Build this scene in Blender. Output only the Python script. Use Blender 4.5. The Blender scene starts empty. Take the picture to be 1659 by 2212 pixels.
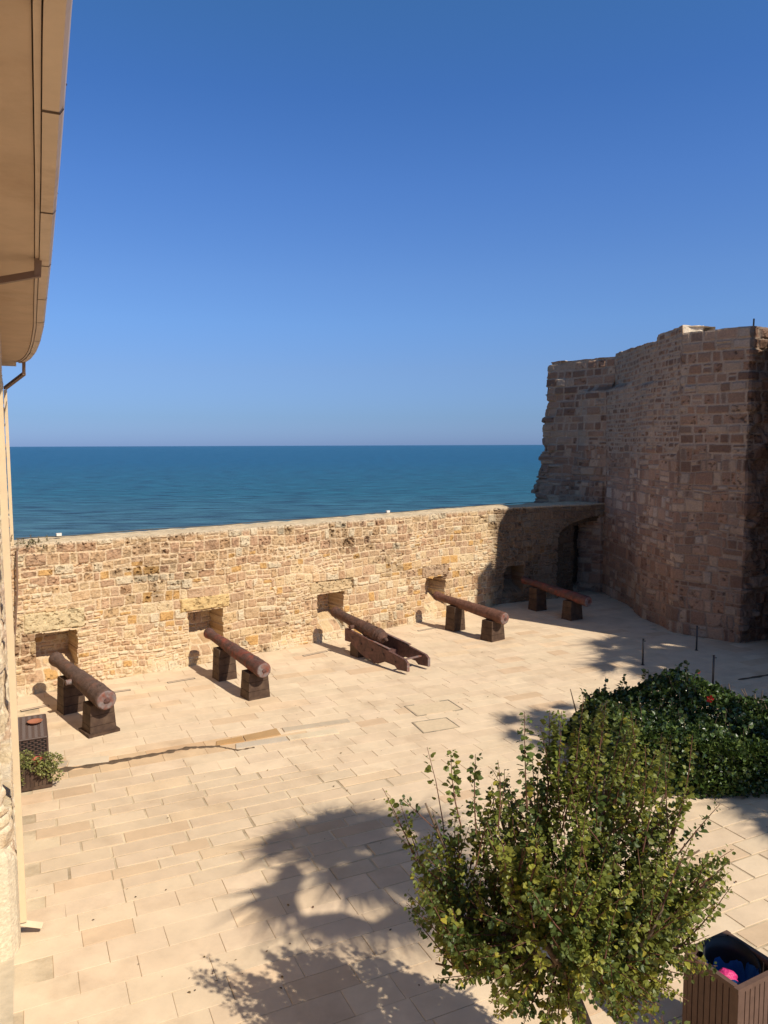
import bpy, bmesh, math, random
import numpy as np
from mathutils import Vector, Matrix
random.seed(7); RNG = np.random.default_rng(11)
S = bpy.context.scene
COL = S.collection
# ---------------------------------------------------------------- camera
H = 6.0
pit = math.atan(144/1661.); roll = 0.0036
Rv = Vector((1, 0, 0)); Fv = Vector((0, math.cos(pit), -math.sin(pit))); Uv = Vector((0, math.sin(pit), math.cos(pit)))
cx = Rv*math.cos(roll) - Uv*math.sin(roll); cy = Rv*math.sin(roll) + Uv*math.cos(roll); cz = -Fv
cam_d = bpy.data.cameras.new('camera'); cam = bpy.data.objects.new('camera', cam_d); COL.objects.link(cam)
m = Matrix.Identity(4)
for i in range(3):
    m[i][0] = cx[i]; m[i][1] = cy[i]; m[i][2] = cz[i]
m[0][3], m[1][3], m[2][3] = 0, 0, H
cam.matrix_world = m
cam_d.sensor_fit = 'VERTICAL'; cam_d.sensor_height = 24; cam_d.lens = 24*1661/2212
cam_d.clip_start = 0.05; cam_d.clip_end = 200000
S.camera = cam
# ---------------------------------------------------------------- world + sun
KX, KY = -0.76, 0.63                      # shadow displacement per metre of height
SUNEL = math.atan(1/math.hypot(KX, KY)); SUNAZ = math.atan2(-KX, -KY)
W = bpy.data.worlds.new('World'); S.world = W; W.use_nodes = True
nt = W.node_tree; bg = nt.nodes['Background']
sky = nt.nodes.new('ShaderNodeTexSky'); sky.sky_type = 'NISHITA'; sky.sun_disc = False
sky.sun_elevation = SUNEL; sky.sun_rotation = SUNAZ; sky.altitude = 0; sky.air_density = 1.0; sky.dust_density = 0.4; sky.ozone_density = 3.0
wtc = nt.nodes.new('ShaderNodeTexCoord'); wsp = nt.nodes.new('ShaderNodeSeparateXYZ'); nt.links.new(wtc.outputs['Generated'], wsp.inputs[0])
wr = nt.nodes.new('ShaderNodeValToRGB'); nt.links.new(wsp.outputs[2], wr.inputs[0]); wm = nt.nodes.new('ShaderNodeVectorMath'); wm.operation = 'MULTIPLY'
TINT = [(0, (.42, .64, 1.36)), (.036, (.44, .63, 1.14)), (.096, (.6, .726, 1.14)), (.152, (.68, .84, 1.29)), (.206, (.72, .87, 1.36)), (.309, (.66, .87, 1.47)), (.402, (.56, .84, 1.45)), (.478, (.57, .90, 1.42)), (.54, (.60, .88, 1.30)), (.72, (.78, .80, .92)), (1, (.85, .78, .82))]
for i_, (p_, c_) in enumerate(TINT):
    e_ = wr.color_ramp.elements[i_] if i_ < 2 else wr.color_ramp.elements.new(p_)
    e_.position = p_; q_ = min(1, p_/.25); e_.color = (c_[0]/1.5*(1-.07*q_), c_[1]/1.5*(1.01+.07*q_), c_[2]/1.5*(1.05-.05*q_), 1)
nt.links.new(sky.outputs[0], wm.inputs[0]); nt.links.new(wr.outputs[0], wm.inputs[1]); nt.links.new(wm.outputs[0], bg.inputs[0]); bg.inputs[1].default_value = 0.085*1.5
sd = bpy.data.lights.new('sun', 'SUN'); sd.energy = 4.9; sd.angle = math.radians(0.53); sd.color = (1, 0.92, 0.77)
sun = bpy.data.objects.new('sun', sd); COL.objects.link(sun)
sun.rotation_euler = Vector((KX, KY, -1)).to_track_quat('-Z', 'Y').to_euler(); sun.location = (20, -20, 30)
S.view_settings.view_transform = 'Standard'; S.view_settings.look = 'None'; S.view_settings.gamma = 1; S.view_settings.exposure = 0.12
S.cycles.max_bounces = 6; S.cycles.diffuse_bounces = 3; S.cycles.transparent_max_bounces = 6
# ---------------------------------------------------------------- helpers
def link(o, parent=None):
    COL.objects.link(o)
    if parent: o.parent = parent
    return o
def tag(o, label=None, cat=None, group=None, kind=None):
    if label: o['label'] = label
    if cat: o['category'] = cat
    if group: o['group'] = group
    if kind: o['kind'] = kind
    return o
def empty(name, loc=(0, 0, 0), rz=0):
    o = bpy.data.objects.new(name, None); o.location = loc; o.rotation_euler = (0, 0, rz); o.empty_display_size = 0.2
    return link(o)
def mesh_np(name, V, F4, mat, col=None, parent=None, smooth=False, F3=None):
    V = np.asarray(V, np.float32); me = bpy.data.meshes.new(name)
    F4 = np.zeros((0, 4), np.int32) if F4 is None else np.asarray(F4, np.int32)
    F3 = np.zeros((0, 3), np.int32) if F3 is None else np.asarray(F3, np.int32)
    n4, n3 = len(F4), len(F3)
    me.vertices.add(len(V)); me.vertices.foreach_set('co', V.ravel())
    me.loops.add(n4*4+n3*3); me.polygons.add(n4+n3)
    me.loops.foreach_set('vertex_index', np.concatenate([F4.ravel(), F3.ravel()]))
    st = np.concatenate([np.arange(n4)*4, n4*4+np.arange(n3)*3]).astype(np.int32)
    me.polygons.foreach_set('loop_start', st)
    me.update(calc_edges=True)
    me.polygons.foreach_set('use_smooth', np.full(n4+n3, smooth, bool))
    if col is not None:
        a = me.color_attributes.new('Col', 'FLOAT_COLOR', 'POINT')
        c = np.ones((len(V), 4), np.float32); c[:, :3] = col
        a.data.foreach_set('color', c.ravel())
    me.materials.append(mat); me.validate()
    return link(bpy.data.objects.new(name, me), parent)
def bm_obj(name, bm, mat, parent=None, smooth=False, bevel=0):
    if bevel:
        bmesh.ops.bevel(bm, geom=[e for e in bm.edges if e.calc_face_angle(0) > 0.5], offset=bevel, segments=1, affect='EDGES', clamp_overlap=True)
    bmesh.ops.recalc_face_normals(bm, faces=bm.faces)
    me = bpy.data.meshes.new(name); bm.to_mesh(me); bm.free()
    if smooth:
        for p in me.polygons: p.use_smooth = True
    me.materials.append(mat)
    return link(bpy.data.objects.new(name, me), parent)
def box(bm, c, s, rz=0, taper=1.0, M=None):
    vs = []
    for z in (-.5, .5):
        k = taper if z > 0 else 1
        for x, y in ((-.5, -.5), (.5, -.5), (.5, .5), (-.5, .5)):
            p = Vector((x*s[0]*k, y*s[1]*k, z*s[2]))
            p.rotate(Matrix.Rotation(rz, 3, 'Z')); p += Vector(c)
            if M: p = M @ p
            vs.append(bm.verts.new(p))
    for f in ((0, 3, 2, 1), (4, 5, 6, 7), (0, 1, 5, 4), (1, 2, 6, 5), (2, 3, 7, 6), (3, 0, 4, 7)):
        bm.faces.new([vs[i] for i in f])
def tube(bm, pts, rad, n=8, cap=True):
    pts = [Vector(p) for p in pts]
    rad = rad if isinstance(rad, (list, tuple)) else [rad]*len(pts)
    rings = []; ref = Vector((0.13, 0.27, 1)).normalized()
    for i, p in enumerate(pts):
        t = (pts[min(i+1, len(pts)-1)] - pts[max(i-1, 0)]).normalized()
        a = t.cross(ref)
        if a.length < 1e-3: a = t.cross(Vector((1, 0, 0)))
        a.normalize(); b = t.cross(a)
        rings.append([bm.verts.new(p + (a*math.cos(2*math.pi*k/n) + b*math.sin(2*math.pi*k/n))*rad[i]) for k in range(n)])
    for r0, r1 in zip(rings, rings[1:]):
        for k in range(n): bm.faces.new((r0[k], r0[(k+1) % n], r1[(k+1) % n], r1[k]))
    if cap: bm.faces.new(rings[0]); bm.faces.new(rings[-1][::-1])
def prism(bm, poly, z0, z1):
    a = [bm.verts.new((x, y, z0)) for x, y in poly]; b = [bm.verts.new((x, y, z1)) for x, y in poly]
    bm.faces.new(a[::-1]); bm.faces.new(b); n = len(poly)
    for i in range(n): bm.faces.new((a[i], a[(i+1) % n], b[(i+1) % n], b[i]))
# --- numpy noise
def _h(i, j, s):
    n = (i.astype(np.int64)*374761393 + j.astype(np.int64)*668265263 + s*1442695041) & 0xffffffff
    n = ((n ^ (n >> 13))*1274126177) & 0xffffffff
    return ((n ^ (n >> 16)) & 0xffff)/65535.0
def vn(x, y, s=0):
    i = np.floor(x); j = np.floor(y); fx = x-i; fy = y-j
    fx = fx*fx*(3-2*fx); fy = fy*fy*(3-2*fy)
    a = _h(i, j, s); b = _h(i+1, j, s); c = _h(i, j+1, s); d = _h(i+1, j+1, s)
    return (a+(b-a)*fx)*(1-fy)+(c+(d-c)*fx)*fy
def fbm(x, y, s=0, o=4):
    r = 0; a = .5; t = 0
    for k in range(o):
        r = r+a*vn(x*2**k, y*2**k, s+k*17); t += a; a *= .5
    return r/t
def sstep(a, b, x):
    t = np.clip((x-a)/(b-a), 0, 1); return t*t*(3-2*t)
# --- masonry height field: returns (mask 0..1 stone, e, rnd1, rnd2, rnd3)
def masonry(U, Z, seed, ch=(.18, .34), wd=(.22, .6), split=.35, warp=.05, zlo=-4, zhi=11, ulo=-1, uhi=45):
    rs = np.random.default_rng(seed)
    Uw = U+warp*(fbm(U*1.3, Z*1.3, seed, 2)-.5)*2; Zw = Z+warp*1.3*(fbm(U*.7, Z*.9, seed+5, 2)-.5)*2
    zb = [zlo]
    while zb[-1] < zhi: zb.append(zb[-1]+rs.uniform(*ch))
    zb = np.array(zb); R = np.clip(np.searchsorted(zb, Zw)-1, 0, len(zb)-2)
    L = np.zeros_like(U); Rt = np.zeros_like(U); I = np.zeros(U.shape, np.int64)
    for r in range(len(zb)-1):
        mk = R == r
        if not mk.any(): continue
        n = int((uhi-ulo)/wd[0])+2; ub = ulo+np.concatenate([[0], np.cumsum(rs.uniform(wd[0], wd[1], n))])-rs.uniform(0, .5)
        k = np.clip(np.searchsorted(ub, Uw[mk])-1, 0, n-1)
        L[mk] = ub[k]; Rt[mk] = ub[k+1]; I[mk] = k+r*1000
    B = zb[R]; T = zb[R+1]
    h1 = _h(I, I*0, seed+1); h2 = _h(I, I*0+1, seed+2)
    f = B+(T-B)*(.35+.3*h2); s1 = h1 < split; up = Zw > f
    T = np.where(s1 & ~up, f, T); B = np.where(s1 & up, f, B); I = I+np.where(s1 & up, 500000, 0)
    h3 = _h(I, I*0+2, seed+3); s2 = (h3 < split) & ((Rt-L) > .3); g = L+(Rt-L)*(.35+.3*h2); rt = Uw > g
    Rt2 = np.where(s2 & ~rt, g, Rt); L2 = np.where(s2 & rt, g, L); I = I+np.where(s2 & rt, 1000000, 0)
    ex = np.minimum(Uw-L2, Rt2-Uw); ez = np.minimum(Zw-B, T-Zw); rc = .045
    e = np.where((ex < rc) & (ez < rc), rc-np.hypot(rc-ex, rc-ez), np.minimum(ex, ez))
    e = e+.02*(fbm(U*7, Z*7, seed+9, 3)-.5)
    return e, _h(I, I*0+3, seed), _h(I, I*0+4, seed), _h(I, I*0+5, seed)
def pick(pal, r):
    pal = np.array(pal); return pal[np.clip((r*len(pal)).astype(int), 0, len(pal)-1)]
def grid_faces(n, m):
    i = np.arange(n-1)[:, None]; j = np.arange(m-1)[None, :]; a = i*m+j
    return np.stack([a, a+m, a+m+1, a+1], -1).reshape(-1, 4)
def resample(path, res):
    pts = []; us = []; u = 0
    for a, b in zip(path, path[1:]):
        a = np.array(a, float); b = np.array(b, float); Ln = np.linalg.norm(b-a); n = max(1, int(Ln/res))
        for k in range(n): pts.append(a+(b-a)*k/n); us.append(u+Ln*k/n)
        u += Ln
    pts.append(np.array(path[-1], float)); us.append(u)
    P = np.array(pts); d = np.gradient(P, axis=0); d /= np.linalg.norm(d, axis=1)[:, None]
    nrm = np.stack([d[:, 1], -d[:, 0]], 1)          # right-hand side of the path = outward
    return P, np.array(us), nrm
def ribbon(name, path, res, zres, z0, ztop, thick, zback, disp_col, mat, parent=None, shift=None, ncap=14, capcol=(.5, .42, .31)):
    P, us, N = resample(path, res); n = len(us)
    zt = ztop(us); zb = z0(us) if callable(z0) else np.full(n, z0)
    mrows = int((zt.max()-zb.min())/zres)+1
    k = np.linspace(0, 1, mrows)[None, :]
    Z = zb[:, None]+(zt-zb)[:, None]*k; U = np.repeat(us[:, None], mrows, 1)
    D, C = disp_col(U, Z, zt[:, None])
    X = P[:, 0][:, None]+N[:, 0][:, None]*D; Y = P[:, 1][:, None]+N[:, 1][:, None]*D
    q = np.linspace(0, 1, ncap)[None, 1:]*thick
    Dl = D[:, -1:]; Dq = np.where(q < 1e9, Dl*(1-q/thick)-q, 0)
    Uc = np.repeat(us[:, None], ncap-1, 1)
    Xc = P[:, 0][:, None]+N[:, 0][:, None]*Dq; Yc = P[:, 1][:, None]+N[:, 1][:, None]*Dq
    Zc = zt[:, None]+.05*(fbm(Uc*3, q*3+Uc*0, 77, 3)-.5)*np.minimum(1, q*6)
    nz = (fbm(Uc*5, q*5+Uc*0, 78, 4)-.5)
    Cc = np.array(capcol)[None, None]*(1+.5*nz[..., None])
    Xd = Xc[:, -1:]; Yd = Yc[:, -1:]; Zd = np.full_like(Xd, zback)
    X = np.concatenate([X, Xc, Xd], 1); Y = np.concatenate([Y, Yc, Yd], 1); Zz = np.concatenate([Z, Zc, Zd], 1)
    C = np.concatenate([C, Cc, Cc[:, -1:]], 1)
    if shift is not None:
        dx, dy = shift(np.repeat(us[:, None], X.shape[1], 1), Zz); X = X+dx; Y = Y+dy
    V = np.stack([X, Y, Zz], -1).reshape(-1, 3)
    return mesh_np(name, V, grid_faces(n, X.shape[1]), mat, np.clip(C.reshape(-1, 3), .01, .9), parent)
# ---------------------------------------------------------------- materials
def mat(name, base=(.5, .5, .5), rough=.8, spec=.3, attr=False, var=0, vscale=5, bump=0, bscale=20, col2=None, metal=0, bdist=.02, trans=0, c2range=(.4, .65)):
    M = bpy.data.materials.new(name); M.use_nodes = True; t = M.node_tree; N = t.nodes; L = t.links
    b = N['Principled BSDF']; b.inputs['Roughness'].default_value = rough; b.inputs['Specular IOR Level'].default_value = spec; b.inputs['Metallic'].default_value = metal
    tc = N.new('ShaderNodeTexCoord')
    if attr:
        a = N.new('ShaderNodeAttribute'); a.attribute_name = 'Col'; out = a.outputs['Color']
    else:
        a = N.new('ShaderNodeRGB'); a.outputs[0].default_value = (*base, 1); out = a.outputs[0]
    if col2 is not None:
        n = N.new('ShaderNodeTexNoise'); n.inputs['Scale'].default_value = vscale; n.inputs['Detail'].default_value = 8; n.inputs['Roughness'].default_value = .65
        L.new(tc.outputs['Object'], n.inputs['Vector'])
        r = N.new('ShaderNodeMapRange'); r.inputs[1].default_value = c2range[0]; r.inputs[2].default_value = c2range[1]; L.new(n.outputs[0], r.inputs[0])
        mx = N.new('ShaderNodeMix'); mx.data_type = 'RGBA'; L.new(r.outputs[0], mx.inputs[0]); L.new(out, mx.inputs[6]); mx.inputs[7].default_value = (*col2, 1); out = mx.outputs[2]
    if var:
        n = N.new('ShaderNodeTexNoise'); n.inputs['Scale'].default_value = vscale*2.3; n.inputs['Detail'].default_value = 7; n.inputs['Roughness'].default_value = .6
        L.new(tc.outputs['Object'], n.inputs['Vector'])
        r = N.new('ShaderNodeMapRange'); r.inputs[1].default_value = .25; r.inputs[2].default_value = .75; r.inputs[3].default_value = 1-var; r.inputs[4].default_value = 1+var; L.new(n.outputs[0], r.inputs[0])
        mx = N.new('ShaderNodeVectorMath'); mx.operation = 'SCALE'; L.new(out, mx.inputs[0]); L.new(r.outputs[0], mx.inputs['Scale']); out = mx.outputs[0]
    L.new(out, b.inputs['Base Color'])
    if bump:
        n = N.new('ShaderNodeTexNoise'); n.inputs['Scale'].default_value = bscale; n.inputs['Detail'].default_value = 9; n.inputs['Roughness'].default_value = .65
        L.new(tc.outputs['Object'], n.inputs['Vector'])
        bp = N.new('ShaderNodeBump'); bp.inputs['Strength'].default_value = bump; bp.inputs['Distance'].default_value = bdist
        L.new(n.outputs[0], bp.inputs['Height']); L.new(bp.outputs[0], b.inputs['Normal'])
    if trans:
        tr = N.new('ShaderNodeBsdfTranslucent'); L.new(out, tr.inputs[0]); ms = N.new('ShaderNodeMixShader'); ms.inputs[0].default_value = trans
        L.new(b.outputs[0], ms.inputs[1]); L.new(tr.outputs[0], ms.inputs[2]); L.new(ms.outputs[0], N['Material Output'].inputs[0])
    return M
M_stone = mat('weathered_stone', attr=True, rough=.95, spec=.1, var=.22, vscale=9, bump=.75, bscale=28, bdist=.03)
M_pave = mat('paving_stone', attr=True, rough=.85, spec=.2, var=.11, vscale=.9, bump=.3, bscale=24, bdist=.01, col2=(.44, .31, .20), c2range=(.52, .92))
M_pavc = mat('cover_stone', (.63, .485, .325), rough=.85, spec=.2, var=.08, vscale=4, bump=.2)
M_mortar = mat('joint_mortar', (.64, .51, .35), rough=.95, spec=.1, col2=(.33, .25, .165), vscale=.7, var=.15, bump=.4, c2range=(.47, .66))
M_plaster = mat('cream_plaster', (.60, .49, .34), rough=.9, spec=.1, var=.1, vscale=2, bump=.2, bscale=12)
M_soffit = mat('painted_soffit', (.57, .425, .31), rough=.85, spec=.15, var=.09, vscale=1.1, bump=.15, bscale=10, col2=(.44, .30, .20), c2range=(.5, .8))
M_gutter = mat('painted_gutter', (.61, .46, .335), rough=.5, spec=.4, var=.09, vscale=2, col2=(.42, .28, .18), c2range=(.55, .8))
M_gdark = mat('gutter_seam', (.10, .06, .04), rough=.8)
M_pipe = mat('cream_pipe', (.68, .52, .33), rough=.5, spec=.4, var=.06, vscale=3)
M_bpipe = mat('brown_pipe', (.20, .12, .08), rough=.5, spec=.4, var=.1)
def rust(name, c1, c2, r=(.4, .65)):
    return mat(name, c1, rough=.75, spec=.35, col2=c2, vscale=3.5, var=.4, bump=1.0, bscale=24, bdist=.035, c2range=r)
M_rustA = rust('rusted_iron_grey', (.12, .075, .06), (.16, .07, .045), (.5, .75))
M_rustB = rust('rusted_iron_red', (.115, .06, .05), (.24, .06, .038), (.47, .66))
M_rustC = rust('rusted_iron_brown', (.13, .06, .04), (.075, .045, .035))
M_rustD = rust('rusted_iron_orange', (.17, .075, .05), (.13, .06, .04))
M_rim = mat('bare_iron_rim', (.20, .165, .155), rough=.7, spec=.4, col2=(.20, .06, .035), vscale=7, var=.3, bump=.5, bscale=25)
M_wood = mat('dark_stained_wood', (.065, .038, .026), rough=.7, spec=.25, col2=(.10, .062, .04), vscale=4, var=.25, bump=.3, bscale=18, bdist=.006)
M_iron = mat('carriage_iron', (.085, .042, .036), rough=.65, spec=.4, col2=(.15, .07, .06), vscale=6, var=.3, bump=.5, bscale=16)
M_binwood = mat('bin_slats', (.12, .07, .05), rough=.6, spec=.3, var=.2, vscale=5, bump=.2, bscale=30, bdist=.004)
M_black = mat('black_plastic', (.012, .011, .011), rough=.5, spec=.4)
M_blue = mat('blue_liner', (.02, .14, .42), rough=.35, spec=.5, var=.2, vscale=8, trans=.2)
M_pink = mat('pink_bag', (.75, .05, .22), rough=.3, spec=.5, var=.2, vscale=20, bump=.6, bscale=30, trans=.2)
M_wicker = mat('brown_wicker', (.085, .052, .042), rough=.5, spec=.4, var=.2, vscale=30)
M_terra = mat('terracotta', (.36, .14, .08), rough=.8, spec=.2, var=.1)
M_soil_shade = mat('soil_and_step_shade', (.13, .09, .06), rough=1, spec=.05, var=.3, vscale=10, bump=.6)
M_steel = mat('galvanised_steel', (.07, .065, .06), rough=.5, spec=.5, metal=.4)
M_frame = mat('weathered_frame', (.20, .17, .13), rough=.8, col2=(.45, .36, .25), vscale=3)
M_white = mat('white_plastic', (.75, .72, .66), rough=.5)
M_bark = mat('grey_bark', (.14, .095, .065), rough=.95, spec=.1, col2=(.22, .16, .11), vscale=9, var=.2, bump=.8, bscale=30)
M_twig = mat('reddish_twig', (.16, .075, .05), rough=.8, spec=.2, var=.2)
M_leaf = mat('tree_leaf', attr=True, rough=.45, spec=.4, trans=.38)
M_hib = mat('hibiscus_leaf', attr=True, rough=.32, spec=.5, trans=.15)
M_palm = mat('palm_frond', (.06, .10, .03), rough=.5, spec=.4, var=.2, trans=.1)
M_red = mat('red_petal', (.62, .03, .02), rough=.6, trans=.3)
M_rock = mat('shore_rock', (.22, .18, .13), rough=.95, var=.3, vscale=.5)
M_dry = mat('dry_leaf', (.20, .11, .05), rough=.8, var=.3)
# ---------------------------------------------------------------- sea
def sea_material():
    M = bpy.data.materials.new('sea_water'); M.use_nodes = True; t = M.node_tree; N = t.nodes; L = t.links
    b = N['Principled BSDF']; b.inputs['Roughness'].default_value = .32; b.inputs['IOR'].default_value = 1.33; b.inputs['Specular IOR Level'].default_value = .35
    g = N.new('ShaderNodeNewGeometry'); sp = N.new('ShaderNodeSeparateXYZ'); L.new(g.outputs['Position'], sp.inputs[0])
    r = N.new('ShaderNodeMapRange'); r.inputs[1].default_value = 60; r.inputs[2].default_value = 420; L.new(sp.outputs[1], r.inputs[0])
    pw = N.new('ShaderNodeMath'); pw.operation = 'POWER'; L.new(r.outputs[0], pw.inputs[0]); pw.inputs[1].default_value = .55
    cr = N.new('ShaderNodeValToRGB'); e = cr.color_ramp.elements
    e[0].position = 0; e[0].color = (.072, .118, .118, 1); e[1].position = 1; e[1].color = (.002, .068, .125, 1)
    x = e.new(.45); x.color = (.010, .080, .105, 1)
    L.new(pw.outputs[0], cr.inputs[0])
    mp = N.new('ShaderNodeMapping'); mp.inputs['Scale'].default_value = (.16, .42, 1); L.new(g.outputs['Position'], mp.inputs[0])
    n1 = N.new('ShaderNodeTexNoise'); n1.inputs['Scale'].default_value = 1; n1.inputs['Detail'].default_value = 6; n1.inputs['Roughness'].default_value = .6; L.new(mp.outputs[0], n1.inputs[0])
    mr = N.new('ShaderNodeMapRange'); mr.inputs[1].default_value = .3; mr.inputs[2].default_value = .7; mr.inputs[3].default_value = .1; mr.inputs[4].default_value = 2.1; L.new(n1.outputs[0], mr.inputs[0])
    vm = N.new('ShaderNodeVectorMath'); vm.operation = 'SCALE'; L.new(cr.outputs[0], vm.inputs[0]); L.new(mr.outputs[0], vm.inputs['Scale'])
    L.new(vm.outputs[0], b.inputs['Base Color'])
    mp2 = N.new('ShaderNodeMapping'); mp2.inputs['Scale'].default_value = (.28, .85, 1); mp2.inputs['Rotation'].default_value = (0, 0, .15); L.new(g.outputs['Position'], mp2.inputs[0])
    n2 = N.new('ShaderNodeTexNoise'); n2.inputs['Scale'].default_value = 1; n2.inputs['Detail'].default_value = 7; n2.inputs['Roughness'].default_value = .62; L.new(mp2.outputs[0], n2.inputs[0])
    bp = N.new('ShaderNodeBump'); bp.inputs['Strength'].default_value = .9; bp.inputs['Distance'].default_value = .8; L.new(n2.outputs[0], bp.inputs['Height']); L.new(bp.outputs[0], b.inputs['Normal'])
    return M
bm = bmesh.new(); vs = [bm.verts.new(p) for p in ((-60000, -300, -3), (60000, -300, -3), (60000, 90000, -3), (-60000, 90000, -3))]; bm.faces.new(vs)
tag(bm_obj('sea', bm, sea_material()), kind='structure')
# ---------------------------------------------------------------- parapet wall
PATH = [(-9.6, 17.55), (-5.0, 20.92), (-1.87, 23.33), (0.45, 25.2), (4.6, 28.75), (9.8, 31.35)]
PAL = [(.52, .355, .20), (.57, .395, .215), (.49, .315, .18), (.60, .43, .24), (.55, .375, .21), (.47, .305, .18), (.61, .455, .265), (.51, .33, .195), (.58, .41, .23), (.57, .38, .21), (.49, .325, .195), (.54, .385, .235)]
HOLES = [(1.37, 2.34, .2, 1.45), (5.28, 6.27, .25, 1.46), (9.39, 10.37, .25, 1.46), (13.85, 14.81, .25, 1.45), (18.0, 18.9, .10, 1.42)]
def par_dc(U, Z, zt):
    e1, a1, b1, c1 = masonry(U, Z, 21, (.20, .34), (.22, .50), .22, .06)
    e2, a2, b2, c2 = masonry(U, Z, 57, (.09, .17), (.12, .34), .3, .09)
    sel = (fbm(U*.8, Z*1.3, 5, 3) > .57) & (Z < 3.1)
    e = np.where(sel, e2, e1); a = np.where(sel, a2, a1); b = np.where(sel, b2, b1); c = np.where(sel, c2, c1)
    st = sstep(.006, .03, e)
    rough = sstep(.48, .74, fbm(U*.45+3, Z*.9, 91, 3)+.25*(b-.5))
    pit = sstep(.56, .75, fbm(U*14, Z*14, 33, 3))*(.25+.75*(b > .45))
    D = st*(.010+.035*a)+(fbm(U*9, Z*9, 3, 4)-.5)*.045*st+(fbm(U*22, Z*22, 6, 3)-.5)*.022-pit*.042*st*(.5+rough)
    D += (fbm(U*.5, Z*.6, 8, 3)-.5)*.16 + rough*(fbm(U*4, Z*4.5, 61, 3)-.55)*.10
    C = pick(PAL, c)*np.array((1.04, 1.05, 1.09))*(.92+.18*b[..., None])
    topc = sstep(2.2, 2.7, Z+.3*(fbm(U, Z, 88, 2)-.5))*sstep(18, 14, U)
    C = C*(1-topc[..., None]*np.array((.07, .11, .11))); pit = np.maximum(pit, topc*.8*sstep(.48, .68, fbm(U*13, Z*13, 34, 3)))
    D -= topc*pit*.022*st
    C = np.where((b > .8)[..., None], C*np.array((.88, .84, .80)), C)
    orange = (c > .92) & (Z < 3.0); C = np.where(orange[..., None], np.array((.56, .33, .13)), C)
    pale = (a > .86); C = np.where((pale & ~orange)[..., None], np.array((.62, .50, .34)), C)
    C = C*(1-.22*rough[..., None])*(1-.45*(pit*st)[..., None])
    C = np.where((sel & ~orange & (b > .5))[..., None], C*1.1, C)
    mort = np.array((.64, .485, .315))*(.9+.2*fbm(U*6, Z*6, 15, 3))[..., None]
    C = mort*(1-st[..., None])+C*st[..., None]
    shade_u = sstep(17.0, 17.8, U+.5*(fbm(U*1.2, Z*1.2, 93, 3)-.5)); shade_col = np.array((.20, .13, .09))*(.6+.8*fbm(U*2, Z*2, 94, 4))[..., None]  # shade beside the tower is mixed into the stone colour here
    C = C*.42*shade_u[..., None]+C*(1-shade_u[..., None]); C = C*(1-shade_u[..., None]*.45)+shade_col*shade_u[..., None]*.45; D = D*(1+.35*shade_u)
    C = C*(1-.2*sstep(.56, .42, fbm(U*5, Z*5, 95, 4))[..., None]*(1-shade_u[..., None])*rough[..., None])
    jag = (fbm(U*6, Z*6, 44, 3)-.5)*.12
    for k, (u0, u1, z0, z1) in enumerate(HOLES):
        rr = [.4, .5, .8, 1.8, .8][k]
        ins = (U > u0+jag*rr) & (U < u1+jag*rr) & (Z < z1+jag*.35*(3 if k == 3 else .4)) & (Z > z0+jag*2)
        D = np.where(ins, D-.80*sstep(.30, .85, Z), D); C = np.where(ins[..., None], C*.95, C)
        # lintel
        if k < 4:
            l0, l1, lz0, lz1 = [(1.12, 2.55, 1.47, 1.98), (5.05, 6.5, 1.48, 1.86), (9.15, 10.75, 1.48, 1.86), (13.72, 14.95, 1.47, 1.85)][k]
            le = np.minimum(np.minimum(U-l0, l1-U), np.minimum(Z-lz0-.02, lz1-Z))+.03*(fbm(U*6, Z*6, 49, 3)-.5)
            lm = sstep(0, .03, le); lc = [(.60, .47, .28), (.60, .42, .20), (.56, .41, .24), (.44, .30, .19)][k]
            lp = sstep(.55, .7, fbm(U*12, Z*16, 66, 3))
            D = np.where((le > 0) & ~ins, .05*lm-.03*lp+(fbm(U*8, Z*8, 2, 3)-.5)*.05, D)
            C = np.where(((le > 0) & ~ins)[..., None], np.array(lc)*(1-.35*lp[..., None])*(.9+.2*fbm(U*5, Z*5, 81, 2))[..., None], C)
    # arched niche by the tower, its inside coloured dark for shade
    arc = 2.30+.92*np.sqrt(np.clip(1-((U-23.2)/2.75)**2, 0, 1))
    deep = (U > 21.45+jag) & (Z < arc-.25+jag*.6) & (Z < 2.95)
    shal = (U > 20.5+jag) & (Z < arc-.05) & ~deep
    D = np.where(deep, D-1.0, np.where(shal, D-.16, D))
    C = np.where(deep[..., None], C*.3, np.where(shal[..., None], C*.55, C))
    foot = sstep(.35, .0, Z)*sstep(.35, .7, fbm(U*1.1, U*0, 71, 3)); D += foot*.09*(1+fbm(U*5, Z*5, 72, 3)); C = C*(1-foot[..., None])+np.array((.60, .49, .34))*foot[..., None]
    topb = sstep(.10, .02, zt-Z); C = C*(1-topb[..., None]*.8)+np.array((.60, .49, .35))*topb[..., None]*.8
    return D, C
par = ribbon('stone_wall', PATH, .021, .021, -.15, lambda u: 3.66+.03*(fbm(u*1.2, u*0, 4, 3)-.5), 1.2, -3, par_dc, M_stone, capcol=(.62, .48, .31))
tag(par, 'long sandstone parapet wall of rough blocks with square gun openings, standing before the sea', 'wall')
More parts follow.
